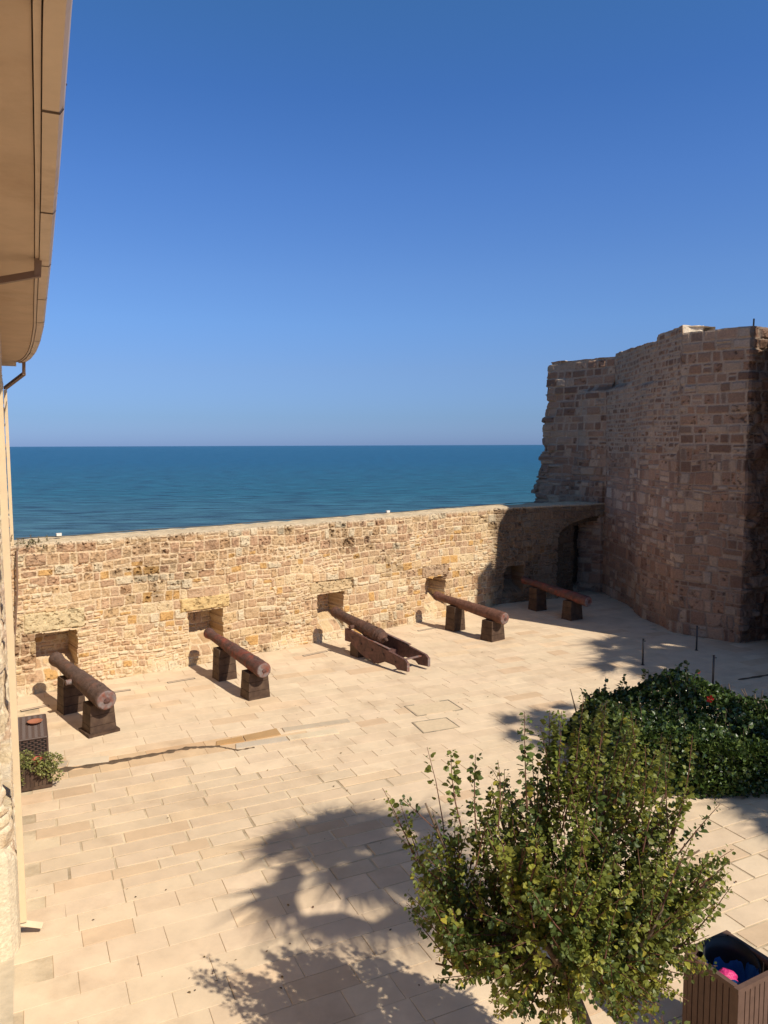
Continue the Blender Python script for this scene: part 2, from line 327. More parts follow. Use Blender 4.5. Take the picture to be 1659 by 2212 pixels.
# ---------------------------------------------------------------- tower on the right
TP = [(9.9, 37.0), (7.1, 33.15), (9.3, 31.1), (9.05, 26.2), (9.25, 24.2), (10.74, 22.72), (12.4, 23.45), (20, 26.5)]
tl = [0]
for a, b in zip(TP, TP[1:]): tl.append(tl[-1]+math.dist(a, b))
U1, U2, U3, U4, U5, U6 = tl[1:7]
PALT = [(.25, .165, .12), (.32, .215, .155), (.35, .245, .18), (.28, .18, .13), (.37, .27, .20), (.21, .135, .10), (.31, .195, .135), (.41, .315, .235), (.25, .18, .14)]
def tower_dc(U, Z, zt):
    e1, a1, b1, c1 = masonry(U, Z, 121, (.26, .36), (.26, .72), .12, .03)
    e2, a2, b2, c2 = masonry(U, Z, 157, (.16, .42), (.18, .62), .35, .07)
    e3, a3, b3, c3 = masonry(U, Z, 177, (.15, .22), (.16, .40), .15, .03)
    fac1 = (U > U2+.3) & (U < U4)
    sel3 = fac1 & (Z > 5.5+.8*fbm(U, Z, 9, 2)) ; sel2 = (Z < 5.6+1.2*(fbm(U*.8, Z, 14, 3)-.5))
    e = np.where(sel2, e2, np.where(sel3, e3, e1)); a = np.where(sel2, a2, np.where(sel3, a3, a1)); b = np.where(sel2, b2, np.where(sel3, b3, b1)); c = np.where(sel2, c2, np.where(sel3, c3, c1))
    mw = np.where(sel2, .008, .022)
    st = sstep(mw, mw+.025, e)
    pit = sstep(.6, .78, fbm(U*12, Z*12, 33, 3))*(b > .6)
    buttress = U > U5-.05
    D = st*(.01+.03*a)+(fbm(U*8, Z*8, 3, 3)-.5)*.03-pit*.04*st+(fbm(U*.5, Z*.4, 8, 3)-.5)*.14
    D += np.where(buttress, (fbm(U*2.2, Z*2.2, 19, 4)-.5)*.34+(a-.5)*.10*st, 0)+np.where(U < U2-.3, (fbm(U*2.2, Z*2.2, 19, 4)-.5)*.12+(a-.5)*.05*st, 0)
    corner = np.exp(-((U-U1)/.55)**2); D += corner*(a-.75)*.16
    ce = np.exp(-((U-U5)/.35)**2); D += ce*((fbm(U*2, Z*1.6, 29, 3)-.55)*.30*sstep(8.2, 5.5, Z))
    # thicker lower stage near the far corner with a sloping ledge
    D += .38*sstep(8.35, 8.1, Z)*sstep(U2+3.0, U2+.2, U)*sstep(U2-1.6, U2-.9, U)
    D += .10*sstep(8.15, 8.0, Z)*sstep(U3-1.4, U3-.8, U)*sstep(U3+1.2, U3-.2, U)
    D += .10*sstep(4.55, 4.45, Z)*(U < U2-.2)*1.0
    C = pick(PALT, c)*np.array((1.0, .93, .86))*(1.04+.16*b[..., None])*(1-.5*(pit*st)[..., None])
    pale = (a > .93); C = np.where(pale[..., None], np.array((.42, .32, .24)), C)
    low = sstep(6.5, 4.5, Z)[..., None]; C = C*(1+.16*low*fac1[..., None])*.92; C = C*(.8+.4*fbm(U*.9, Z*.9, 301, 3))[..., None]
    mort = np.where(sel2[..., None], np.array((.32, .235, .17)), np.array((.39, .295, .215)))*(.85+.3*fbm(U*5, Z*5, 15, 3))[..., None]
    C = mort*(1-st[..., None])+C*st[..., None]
    C = np.where(buttress[..., None], C*np.array((.62, .60, .62)), C)  # right return face: its shade darkens the stone colour
    return D, C
def tower_top(u):
    z = np.full_like(u, 9.5)
    z = np.where(u > U2, 9.62-.2*(u-U2)/5.2, z); z = np.where(u > U3+.35, 9.60+.03*(u-U3), z); z = np.where(u > U4+.02, 9.43, z); z = np.where(u > U6-1.0, 9.36, z); z = np.where(u > U6+.4, 9.15, z)
    return z+.05*(fbm(u*2.5, u*0, 41, 3)-.5)+.03*(vn(np.floor(u*2.2), u*0, 42)-.5)
def tower_shift(U, Z):
    w = np.clip(np.where(U < U1, U/U1, (U2-U)/(U2-U1)), 0, 1)
    s = -.09*np.clip(9.5-Z, 0, 7)*w - .22*w**3*(vn(np.floor(Z*3.2), U*0, 8)-.5)*.8-.10*w**3*(fbm(Z*5, U*3, 18, 3)-.5)
    return s, -.3*s
tow = empty('fort_tower', (10, 26, 0)); tag(tow, 'tall shaded stone bastion of brown blocks rising at the right above the parapet', 'tower')
def into(o, root):
    o.parent = root; o.matrix_parent_inverse = Matrix.Translation(-root.location); return o
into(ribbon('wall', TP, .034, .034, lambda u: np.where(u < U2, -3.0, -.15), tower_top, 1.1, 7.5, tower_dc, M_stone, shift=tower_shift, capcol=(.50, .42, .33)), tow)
def small_block(name, poly, z0, z1, m, root, seed, res=.05, colr=(.62, .52, .40)):
    # rough block with lumpy faces
    bm = bmesh.new(); prism(bm, poly, z0, z1)
    bmesh.ops.subdivide_edges(bm, edges=bm.edges[:], cuts=9, use_grid_fill=True)
    bmesh.ops.recalc_face_normals(bm, faces=bm.faces)
    V = np.array([v.co[:] for v in bm.verts])
    n = fbm(V[:, 0]*5+V[:, 2]*3, V[:, 1]*5+V[:, 2]*4, seed, 4)-.5
    c = np.array(colr)[None]*(1+.7*n[:, None])
    for v, k in zip(bm.verts, n): v.co += v.normal*k*.08
    me = bpy.data.meshes.new(name); bm.to_mesh(me); bm.free()
    a = me.color_attributes.new('Col', 'FLOAT_COLOR', 'POINT'); cc = np.ones((len(V), 4), np.float32); cc[:, :3] = np.clip(c, .02, .9); a.data.foreach_set('color', cc.ravel())
    me.materials.append(m); o = link(bpy.data.objects.new(name, me)); return into(o, root)
small_block('merlon', [(9.27, 24.22), (10.0, 24.42), (10.25, 26.0), (9.55, 26.2)], 9.2, 9.68, M_stone, tow, 5)
bm = bmesh.new(); prism(bm, [(13.25, 19.45), (13.8, 19.2), (13.95, 20.2), (13.4, 20.3)], 9.9, 14.2); into(bm_obj('shadow_block', bm, M_rock), tow)  # added unseen block that casts the slanting shadow edge on the parapet
small_block('merlon', [(11.0, 23.4), (11.75, 23.7), (11.5, 24.3), (10.75, 24.0)], 9.0, 9.50, M_stone, tow, 6)
bm = bmesh.new(); tube(bm, [(11.12, 23.5, 9.3), (11.13, 23.5, 9.75)], .025, 6)
into(bm_obj('metal_pin', bm, M_black), tow)
bm = bmesh.new(); prism(bm, [(11.15, 20.6), (18, 16.5), (22, 24), (13.2, 23.85)], -.1, 10)
into(bm_obj('keep_wall', bm, M_rock), tow)
bm = bmesh.new(); prism(bm, [(10.4, 36.2), (8.5, 33.9), (10.4, 31.8), (10.1, 26.3), (10.3, 24.6), (11.0, 24.0), (12.4, 24.6), (19, 27), (19, 36)], -3, 7.9)
into(bm_obj('core', bm, M_rock), tow)
# ---------------------------------------------------------------- courtyard ground
bm = bmesh.new(); prism(bm, [(-14, -45), (60, -45), (60, 36), (12, 36), (9.8, 32.0), (4.4, 29.2), (0.3, 25.7), (-2.2, 23.8), (-5.4, 21.4), (-10.2, 18.0), (-14, 18.0)], -4, 0)
tag(bm_obj('ground', bm, M_mortar), kind='structure')
# paving slabs, rows at 25 degrees
PA = math.radians(25.2); ca, sa = math.cos(PA), math.sin(PA)
def inside(x, y):
    # left building line / parapet / tower
    if .9044*x+.4267*y < -.22: return False
    for a, b in zip(PATH, PATH[1:]):
        if a[0] <= x <= b[0]:
            if y > a[1]+(b[1]-a[1])*(x-a[0])/(b[0]-a[0])-.02: return False
    if x > 9.0 and y > 24.3-(x-9.2)*.75 and x < 10.9: return False
    if x > 9.05 and y > 24.4: return False
    return y < 31.3 and x < 17
SV, SF, SC = [], [], []
PP = [(.685, .53, .37), (.67, .52, .36), (.70, .545, .38), (.655, .50, .345), (.68, .52, .365), (.665, .505, .35)]
def slab(quad, z, col, tilt=0):
    c = np.mean(quad, axis=0); base = len(SV)
    for s, zz in ((1.0, -.01), (1.0, z-.003), (None, z)):
        for p in quad:
            q = np.array(p)
            if s is None:
                d = c-q; q = q+d/np.linalg.norm(d)*.006
            SV.append((q[0], q[1], zz+tilt*(q[0]-c[0]) if zz > 0 else zz)); SC.append(col)
    SF.append((base+8, base+9, base+10, base+11))
    for r in (0, 4):
        for i in range(4): SF.append((base+r+i, base+r+(i+1) % 4, base+r+4+(i+1) % 4, base+r+4+i))
rs = np.random.default_rng(3)
b = -8.0
while b < 34:
    # wide pale slabs nearer the camera, narrower rows further away
    w = rs.uniform(.27, .36) if 10.0 < b < 13.2 else rs.uniform(.33, .45)
    a = -20+rs.uniform(0, 1)
    while a < 30:
        L = rs.uniform(.5, 1.15) if w < .5 else rs.uniform(.6, 1.3)
        am, bmid = a+L/2, b+w/2
        x, y = ca*am-sa*bmid, sa*am+ca*bmid
        if inside(x, y) and y > 2:
            lightz = fbm(np.array([x*.35+9]), np.array([y*.35]), 4, 2)[0] > .5
            g = .002+.0025*rs.random()
            if -6 < x < 0.5 and 10.2 < y < 13.8: g = .015+.010*rs.random()
            if x > 4 and y < 12: g = .014+.006*rs.random()
            j = lambda: rs.uniform(-.004, .004)
            q = []
            for (aa, bb) in ((a+g+j(), b+g+j()), (a+L-g+j(), b+g+j()), (a+L-g+j(), b+w-g+j()), (a+g+j(), b+w-g+j())):
                q.append((ca*aa-sa*bb, sa*aa+ca*bb))
            col = np.array(PP[rs.integers(len(PP))])*rs.uniform(.965, 1.035)
            r = rs.random()
            if r < .08: col = col*np.array((.93, .87, .82))
            elif r < .13: col = col*np.array((1.04, 1.0, .95))
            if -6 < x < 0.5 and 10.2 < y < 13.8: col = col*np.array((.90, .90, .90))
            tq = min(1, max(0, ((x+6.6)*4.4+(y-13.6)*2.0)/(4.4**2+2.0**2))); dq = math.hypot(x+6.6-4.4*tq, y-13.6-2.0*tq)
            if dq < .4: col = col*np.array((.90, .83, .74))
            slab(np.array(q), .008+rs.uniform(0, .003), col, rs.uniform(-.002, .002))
        a += L
    b += w
# old orange and grey stones set along the worn step line
for quad, col in (([(-3.38, 14.94), (-2.85, 15.17), (-2.95, 15.42), (-3.42, 15.16)], (.46, .27, .12)),
                  ([(-2.83, 15.19), (-2.16, 15.52), (-2.30, 15.86), (-2.93, 15.44)], (.44, .27, .13)),
                  ([(-2.95, 14.78), (-1.95, 15.18), (-2.05, 15.40), (-3.0, 15.02)], (.52, .43, .33)),
                  ([(-1.93, 15.2), (-.95, 15.6), (-1.05, 15.85), (-2.03, 15.42)], (.66, .54, .38)),
                  ([(-2.10, 15.66), (-.75, 16.22), (-.82, 16.42), (-2.18, 15.88)], (.50, .40, .29)),
                  ([(-5.95, 13.95), (-5.25, 14.16), (-5.35, 14.45), (-6.02, 14.22)], (.66, .53, .38)),
                  ([(-6.5, 13.85), (-5.99, 13.97), (-6.05, 14.22), (-6.55, 14.1)], (.44, .36, .27))):
    slab(np.array(quad), .03, np.array(col))
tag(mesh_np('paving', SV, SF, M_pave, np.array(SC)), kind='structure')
# dark strips standing in for the shadow along the step line
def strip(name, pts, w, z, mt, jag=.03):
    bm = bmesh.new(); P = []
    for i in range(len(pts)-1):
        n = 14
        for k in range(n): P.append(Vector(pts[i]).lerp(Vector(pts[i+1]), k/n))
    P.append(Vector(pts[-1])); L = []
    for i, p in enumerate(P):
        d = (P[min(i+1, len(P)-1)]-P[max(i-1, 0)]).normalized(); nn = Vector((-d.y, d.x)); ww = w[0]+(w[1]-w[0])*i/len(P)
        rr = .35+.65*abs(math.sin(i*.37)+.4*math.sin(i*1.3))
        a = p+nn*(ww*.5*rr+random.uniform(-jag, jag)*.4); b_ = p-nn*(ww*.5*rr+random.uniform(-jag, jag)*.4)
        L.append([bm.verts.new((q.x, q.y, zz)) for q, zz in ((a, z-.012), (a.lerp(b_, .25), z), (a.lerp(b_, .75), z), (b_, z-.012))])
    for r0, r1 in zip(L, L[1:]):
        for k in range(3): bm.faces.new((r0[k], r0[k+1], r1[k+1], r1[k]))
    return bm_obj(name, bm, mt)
tag(strip('step_shade_strip', [(-6.6, 13.62), (-5.9, 13.88), (-5.2, 14.17), (-4.4, 14.58), (-3.9, 14.86), (-3.3, 14.93)], (.24, .13), .022, M_soil_shade), kind='structure')
tag(strip('step_shade_strip', [(-3.3, 14.90), (-2.9, 14.72), (-2.6, 14.86)], (.06, .05), .022, M_soil_shade), kind='structure')
tag(strip('step_shade_strip', [(9.0, 19.15), (10.5, 19.75), (12.5, 20.6)], (.10, .16), .03, M_soil_shade), kind='structure')
# pale border strip along the foot of the left building
bm = bmesh.new(); vsb = [bm.verts.new(p) for p in ((-4.60, 8.62, .016), (-4.42, 8.66, .016), (-2.6, 4.8, .016), (-3.2, 4.8, .016))]; bm.faces.new(vsb)
M_bord = mat('grey_border_stone', (.52, .43, .31), rough=.9, var=.15, vscale=3, bump=.3)
tag(bm_obj('border_path', bm, M_bord), kind='structure')
# ---------------------------------------------------------------- left building
nW = np.array((.9044, .4267)); dW = np.array((-.4267, .9044))
def wpt(t, off): return dW*t+nW*off      # t metres along the wall from abeam the camera, off from camera line
bld = empty('fort_building', (-6, 9, 0)); tag(bld, 'stone building with cream plaster foot and overhanging flat eave at the left edge', 'building')
PALB = [(.60, .45, .29), (.64, .50, .32), (.66, .53, .35), (.56, .39, .26), (.62, .46, .29)]
def bld_dc(U, Z, zt):
    e, a, b_, c = masonry(U, Z, 301, (.2, .36), (.25, .7), .25, .06)
    st = sstep(.006, .035, e); pit = sstep(.55, .75, fbm(U*10, Z*10, 3, 3))
    D = st*(.01+.03*a)+(fbm(U*6, Z*6, 5, 4)-.5)*.06-pit*.04+(fbm(U*.8, Z*.8, 6, 2)-.5)*.08
    C = pick(PALB, c)*(1-.3*pit[..., None]); mort = np.array((.70, .58, .42)); C = mort*(1-st[..., None])+C*st[..., None]
    T = U  # along wall from t=-2
    t = U+6.995
    pl = sstep(1.35, 1.2, Z+(t-9.6)*.35+.3*(fbm(U*3, Z*3, 9, 2)-.5))*sstep(11.5, 10.8, t)
    D = D*(1-pl)+pl*.06; C = C*(1-pl[..., None])+np.array((.70, .58, .41))*pl[..., None]
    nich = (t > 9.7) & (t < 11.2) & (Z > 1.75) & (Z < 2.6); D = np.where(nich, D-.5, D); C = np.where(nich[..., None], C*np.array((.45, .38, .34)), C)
    return D, C
p0, p1 = wpt(-2.0, -.33), wpt(20.35, -.33)
LPATH = [(9.62, -3.0), (9.62, -.45), (9.66, -.36), (9.75, -.305), (9.9, -.285), (20.35, -.33), (20.35, -3.3)]
into(ribbon('wall', [tuple(wpt(*q_)) for q_ in LPATH], .045, .045, -.1, lambda u: np.full_like(u, 7.84), .4, -3, bld_dc, M_stone), bld)
bm = bmesh.new(); Q = [wpt(10.1, -.8), wpt(19.9, -.8), wpt(19.9, -6), wpt(10.1, -6)]; prism(bm, [tuple(q) for q in Q], -3, 7.8)
into(bm_obj('core', bm, M_plaster), bld)
bm = bmesh.new(); Q = [wpt(-3.0, -1.4), wpt(9.55, -1.4), wpt(9.55, -6), wpt(-3.0, -6)]; prism(bm, [tuple(q) for q in Q], -3, 7.8)
into(bm_obj('set_back_wall', bm, M_plaster), bld)
# eave soffit: curved outer edge
EDGE = [(-3, .28), (3.8, .285), (6.2, .335), (9, .38), (11.6, .41), (13.6, .435), (15.6, .425), (17.2, .385), (18.3, .32), (18.9, .25), (19.3, .17)]
def edge_at(t):
    return float(np.interp(t, [e[0] for e in EDGE], [e[1] for e in EDGE]))
def slabshape(name, off0, off1, z0, z1, ts, mt, root):
    bm = bmesh.new(); rows = []
    for t in ts:
        o0 = off0(t); o1 = off1(t); r = []
        for o, z in ((o0, z0), (o1, z0), (o1, z1), (o0, z1)):
            q = wpt(t, o); r.append(bm.verts.new((q[0], q[1], z)))
        rows.append(r)
    for r0, r1 in zip(rows, rows[1:]):
        for k in range(4): bm.faces.new((r0[k], r0[(k+1) % 4], r1[(k+1) % 4], r1[k]))
    bm.faces.new(rows[0]); bm.faces.new(rows[-1][::-1])
    return into(bm_obj(name, bm, mt), root)
TS = list(np.linspace(-3, 19.3, 60))
slabshape('soffit', lambda t: -1.5, lambda t: edge_at(t)-.165, 7.90, 8.05, list(np.linspace(-3, 20.45, 60)), M_soffit, bld)
slabshape('roof', lambda t: -6, lambda t: edge_at(t)-.06, 8.06, 8.25, list(np.linspace(-3, 20.45, 60)), M_soffit, bld)
slabshape('fascia', lambda t: edge_at(t)-.158, lambda t: edge_at(t)-.125, 7.885, 8.05, TS, M_gutter, bld)
# box gutter sections with raised seams
bm = bmesh.new()
prof = [(-.118, 8.02), (-.118, 7.868), (-.03, 7.868), (-.008, 7.90), (0.0, 7.94), (.012, 8.03), (0.0, 8.035)]
def gut(t0, t1, grow=0):
    rows = []; n = max(2, int((t1-t0)/.35))
    for k in range(n+1):
        t = t0+(t1-t0)*k/n; r = []
        for o, z in prof:
            q = wpt(t, edge_at(t)+o+(grow if o > -.05 else -grow)); r.append(bm.verts.new((q[0], q[1], z-(grow if z < 8 else 0))))
        rows.append(r)
    for r0, r1 in zip(rows, rows[1:]):
        for k in range(len(prof)-1): bm.faces.new((r0[k], r0[k+1], r1[k+1], r1[k]))
seams = [-3, 1.2, 3.0, 4.85, 6.9, 8.9, 10.9, 12.9, 15.2, 17.3, 19.3]
gut(-3, 19.3)
g = into(bm_obj('gutter', bm, M_gutter), bld)
bm = bmesh.new()
for s0 in seams[1:-1]:
    bm = bmesh.new(); gut(s0-.014, s0+.014, .004)
    o = bm_obj('gutter_seam', bm, M_gdark); o.parent = g
# brown outlet and elbow, cream downpipes
def rpipe(name, pts, w, mt, root, d=None):
    bm = bmesh.new(); d = d or w
    for a_, b_ in zip(pts, pts[1:]):
        a_ = Vector(a_); b_ = Vector(b_); t = (b_-a_); L = t.length; t.normalize()
        s = Vector((nW[0], nW[1], 0)); 
        if abs(t.dot(s)) > .95: s = Vector((0, 0, 1))
        s = (s-t*s.dot(t)).normalized(); q = t.cross(s)
        vs = []
        for e in (a_-t*w*.3, b_+t*w*.3):
            for x, y in ((-1, -1), (1, -1), (1, 1), (-1, 1)): vs.append(bm.verts.new(e+s*x*w/2+q*y*d/2))
        for f in ((0, 3, 2, 1), (4, 5, 6, 7), (0, 1, 5, 4), (1, 2, 6, 5), (2, 3, 7, 6), (3, 0, 4, 7)): bm.faces.new([vs[i] for i in f])
    return into(bm_obj(name, bm, mt), root)
def w3(t, off, z): q = wpt(t, off); return (q[0], q[1], z)
rpipe('outlet_pipe', [w3(8.68, .245, 7.88), w3(8.72, .235, 7.745), w3(8.8, -.28, 7.62), w3(10.03, -.24, 7.40)], .065, M_bpipe, bld)
dp = rpipe('downpipe', [w3(10.03, -.19, 7.42), w3(10.03, -.19, .22)], .075, M_pipe, bld, d=.11)
rpipe('spout', [w3(10.03, -.20, .16), w3(9.99, .0, .10)], .07, M_plaster, bld)
for z in (6.4, 5.2, 3.9, 2.6, 1.35):
    bm = bmesh.new(); q = wpt(10.03, -.20); box(bm, (q[0], q[1], z), (.115, .135, .05), math.atan2(dW[1], dW[0])-math.pi/2)
    o = bm_obj('pipe_bracket', bm, M_pipe); o.parent = dp; o.matrix_parent_inverse = dp.matrix_world.inverted() if False else Matrix.Translation(-bld.location)
rpipe('outlet_pipe', [w3(19.0, .16, 7.88), w3(19.15, .15, 7.62), w3(19.9, -.24, 7.35)], .07, M_bpipe, bld)
dp2 = rpipe('downpipe', [w3(20.2, -.25, 7.3), w3(20.2, -.25, 3.2)], .07, M_pipe, bld)
# ---------------------------------------------------------------- small things on the parapet
def ppt(u, off, z):
    c = 0
    for a, b_ in zip(PATH, PATH[1:]):
        L = math.dist(a, b_)
        if u <= c+L or b_ is PATH[-1]:
            s = (u-c)/L; x = a[0]+(b_[0]-a[0])*s; y = a[1]+(b_[1]-a[1])*s; d = ((b_[0]-a[0])/L, (b_[1]-a[1])/L)
            return (x+d[1]*off, y-d[0]*off, z)
        c += L
bm = bmesh.new(); tube(bm, [ppt(u, -.86+.02*math.sin(u*3), 3.72+.012*math.sin(u*1.7)) for u in np.linspace(1.2, 20, 60)], .014, 6)
tag(bm_obj('cable', bm, M_steel), 'thin grey cable running along the top of the long parapet wall', 'cable')
for u, lab in ((2.2, 'small white junction box on the parapet top near the left building'), (12.9, 'small white junction box on the parapet top above the gun openings, towards the middle')):
    bm = bmesh.new(); p = ppt(u, -.80, 3.76); box(bm, p, (.12, .07, .06), .65); box(bm, (p[0], p[1], p[2]+.033), (.13, .08, .012), .65); tag(bm_obj('junction_box', bm, M_white, bevel=.008), lab, 'junction box')
bm = bmesh.new(); tube(bm, [ppt(1.05, .10, 3.62), ppt(1.02, .12, 3.3), ppt(1.0, .14, 2.6), ppt(.93, .16, 1.9), ppt(.86, .15, 1.1), ppt(.80, .13, .3)], .022, 8)
tag(bm_obj('hanging_cable', bm, M_bpipe, smooth=True), 'brown cable hanging down the parapet face beside the left building', 'cable')
# ---------------------------------------------------------------- grates, covers, posts
GR = [((-8.27, 17.03), (-7.80, 17.40)), ((-6.70, 18.32), (-6.28, 18.53)), ((-5.51, 19.08), (-4.92, 19.46)), ((-2.32, 21.53), (-1.69, 22.05)), ((1.09, 24.44), (1.67, 24.87)), ((3.50, 26.05), (4.06, 26.52))]
GL = ['metal floor slot left of the nearest cannon barrel, by the left building', 'metal floor slot half hidden right of the nearest cannon barrel', 'metal floor slot between the first and second cannons', 'metal floor slot left of the wooden-cheeked gun carriage', 'metal floor slot between the gun carriage and the last sunlit cannon', 'metal floor slot behind the last sunlit cannon, at the shadow edge']
for (a_, b_), lab in zip(GR, GL):
    root = empty('floor_light', ((a_[0]+b_[0])/2, (a_[1]+b_[1])/2, 0), math.atan2(b_[1]-a_[1], b_[0]-a_[0])); L = math.dist(a_, b_)
    tag(root, lab, 'floor grate', 'slot grates in the paving at the wall foot')
    bm = bmesh.new(); 
    for s in (-1, 1): box(bm, (0, s*.045, .012), (L, .012, .014)); box(bm, (s*L/2, 0, .012), (.012, .102, .014))
    bm_obj('frame', bm, M_steel, root)
    bm = bmesh.new(); box(bm, (0, 0, .009), (L-.014, .078, .012)); bm_obj('glass', bm, M_gutter, root)
for quad, lab in (([(.59, 16.21), (1.36, 16.50), (1.60, 15.93), (.81, 15.59)], 'paved square floor cover with dark metal frame, nearer the camera of the two'), ([(.45, 17.25), (1.50, 17.68), (1.78, 17.03), (.72, 16.60)], 'paved square floor cover with broken dark frame, farther from the camera of the two')):
    c = Vector((sum(p[0] for p in quad)/4, sum(p[1] for p in quad)/4, 0)); root = empty('floor_cover', c); tag(root, lab, 'floor cover', 'inspection covers in the paving')
    bm = bmesh.new()
    for i in range(4):
        p = Vector((*quad[i], 0))-c; q = Vector((*quad[(i+1) % 4], 0))-c; mid = (p+q)/2; broken = 'broken' in lab and i in (0, 2)
        if broken:
            for f in (.12, .9): m2 = p.lerp(q, f); box(bm, (m2.x, m2.y, .013), ((q-p).length*.2, .028, .012), math.atan2((q-p).y, (q-p).x))
        else: box(bm, (mid.x, mid.y, .012+.001*i), ((q-p).length, .020, .012), math.atan2((q-p).y, (q-p).x))
    bm_obj('frame', bm, M_frame, root)
    bm = bmesh.new(); ins = [(Vector((*p, 0))-c)*.93 for p in quad]; prism(bm, [(p.x, p.y) for p in ins][::-1], .002, .0145)
    o = bm_obj('lid', bm, M_pavc, root)
for (x, y), h, lab in (((7.04, 20.53), .72, 'thin dark metal post standing in dappled shade, nearest the cannons'), ((9.1, 22.0), .72, 'thin dark metal post standing by the foot of the tower'), ((8.04, 18.4), .85, 'thin dark metal post rising just behind the hibiscus hedge')):
    root = empty('metal_post', (x, y, 0)); tag(root, lab, 'post', 'thin barrier posts near the tower')
    bm = bmesh.new(); tube(bm, [(0, 0, 0), (0, 0, h)], .025, 10); bm_obj('pole', bm, M_steel, root, smooth=True)
    bm = bmesh.new(); tube(bm, [(0, 0, 0), (0, 0, .02)], .05, 12); bm_obj('base', bm, M_steel, root)
    bm = bmesh.new(); tube(bm, [(0, 0, h), (0, 0, h+.015)], .028, 10); bm_obj('cap', bm, M_black, root)
    bm = bmesh.new(); tube(bm, [(.0, 0, h-.05), (.07, 0, h-.05)], .012, 6); bm_obj('hook', bm, M_black, root)
# ---------------------------------------------------------------- cannons
def lathe(bm, prof, n=40, M=None, jitter=0, seed=0):
    rings = []
    for i, (s, r) in enumerate(prof):
        ring = []
        for k in range(n):
            a_ = 2*math.pi*k/n; rr = r
            if jitter and r > .03: rr = r*(1+jitter*(float(fbm(np.array([s*6+3*math.cos(a_)]), np.array([3*math.sin(a_)+seed]), seed, 3)[0])-.5))
            p = Vector((s, rr*math.cos(a_), rr*math.sin(a_))); ring.append(bm.verts.new(M @ p if M else p))
        rings.append(ring)
    for r0, r1 in zip(rings, rings[1:]):
        for k in range(n): bm.faces.new((r0[k], r0[(k+1) % n], r1[(k+1) % n], r1[k]))
    bm.faces.new(rings[0]); bm.faces.new(rings[-1][::-1])
def dens(prof, step=.06):
    out = []
    for (s0, r0), (s1, r1) in zip(prof, prof[1:]):
        n = max(1, int(abs(s1-s0)/step))
        for k in range(n): out.append((s0+(s1-s0)*k/n, r0+(r1-r0)*k/n))
    out.append(prof[-1]); return out
def barrel(breech, muzzle, rb, mt, seed, cascabel=False, trunnion=False):
    br = Vector(breech); mz = Vector(muzzle); d = (mz-br); L = d.length
    root = empty('cannon', (br+mz)/2); q = d.to_track_quat('X', 'Z'); root.rotation_mode = 'QUATERNION'; root.rotation_quaternion = q
    k = rb/.2; h = L/2
    if not cascabel:
        prof = [(-h+.0, .0001), (-h, .17*k), (-h+.012, .192*k), (-h+.05, .20*k), (-h+.5, .198*k), (-h+.52, .203*k), (-h+.56, .203*k), (-h+.58, .194*k), (0, .168*k), (.02, .172*k), (.06, .172*k), (.08, .163*k), (h-.45, .128*k), (h-.30, .128*k), (h-.18, .145*k), (h-.07, .158*k), (h-.03, .152*k), (h, .132*k), (h, .07*k), (h-.25, .065*k), (h-.25, .0001)]
    else:
        prof = [(-h-.17, .0001), (-h-.16, .03), (-h-.12, .055), (-h-.07, .055), (-h-.03, .04), (-h, .05), (-h+.02, .10*k), (-h+.05, .155*k), (-h+.08, .165*k), (-h+.10, .15*k), (-h+.13, .185*k), (-h+.17, .185*k), (-h+.19, .17*k), (-h+.22, .20*k), (-h+.30, .20*k), (-h+.32, .185*k), (-h+.7, .178*k), (-h+.72, .186*k), (-h+.77, .186*k), (-h+.79, .172*k), (0, .155*k), (h-.5, .125*k), (h-.3, .125*k), (h-.15, .145*k), (h-.04, .15*k), (h, .13*k), (h, .07*k), (h-.25, .065*k), (h-.25, .0001)]
    bm = bmesh.new(); lathe(bm, dens(prof), 44, jitter=.07, seed=seed)
    o = bm_obj('barrel', bm, mt, root, smooth=True)
    if not cascabel:
        bm = bmesh.new(); lathe(bm, [(-h-.012, .0001), (-h-.014, .045), (-h-.010, .085*k), (-h-.006, .12*k), (-h-.012, .155*k), (-h-.004, .180*k), (-h+.02, .192*k), (-h+.03, .13)], 40, jitter=.05, seed=seed+3)
        bm_obj('breech_face', bm, M_rim, root, smooth=True)
        bm = bmesh.new(); lathe(bm, [(-h-.03, .0001), (-h-.028, .04*k), (-h-.02, .06*k), (-h, .05*k)], 16, jitter=.5, seed=seed+5); bm_obj('knob', bm, M_rustB, root, smooth=True)
    bm = bmesh.new(); tube(bm, [(-h+.34, 0, .185*k), (-h+.34, 0, .2*k)], .02, 10); bm_obj('vent', bm, M_black, root)
    if trunnion:
        for s in (-1, 1):
            bm = bmesh.new(); tube(bm, [(-.02, s*.12, -.04), (-.02, s*(.30 if s > 0 else .27), -.04)], .06, 18); bm_obj('trunnion', bm, M_rim if trunnion > 1 else mt, root, smooth=False)
    return root
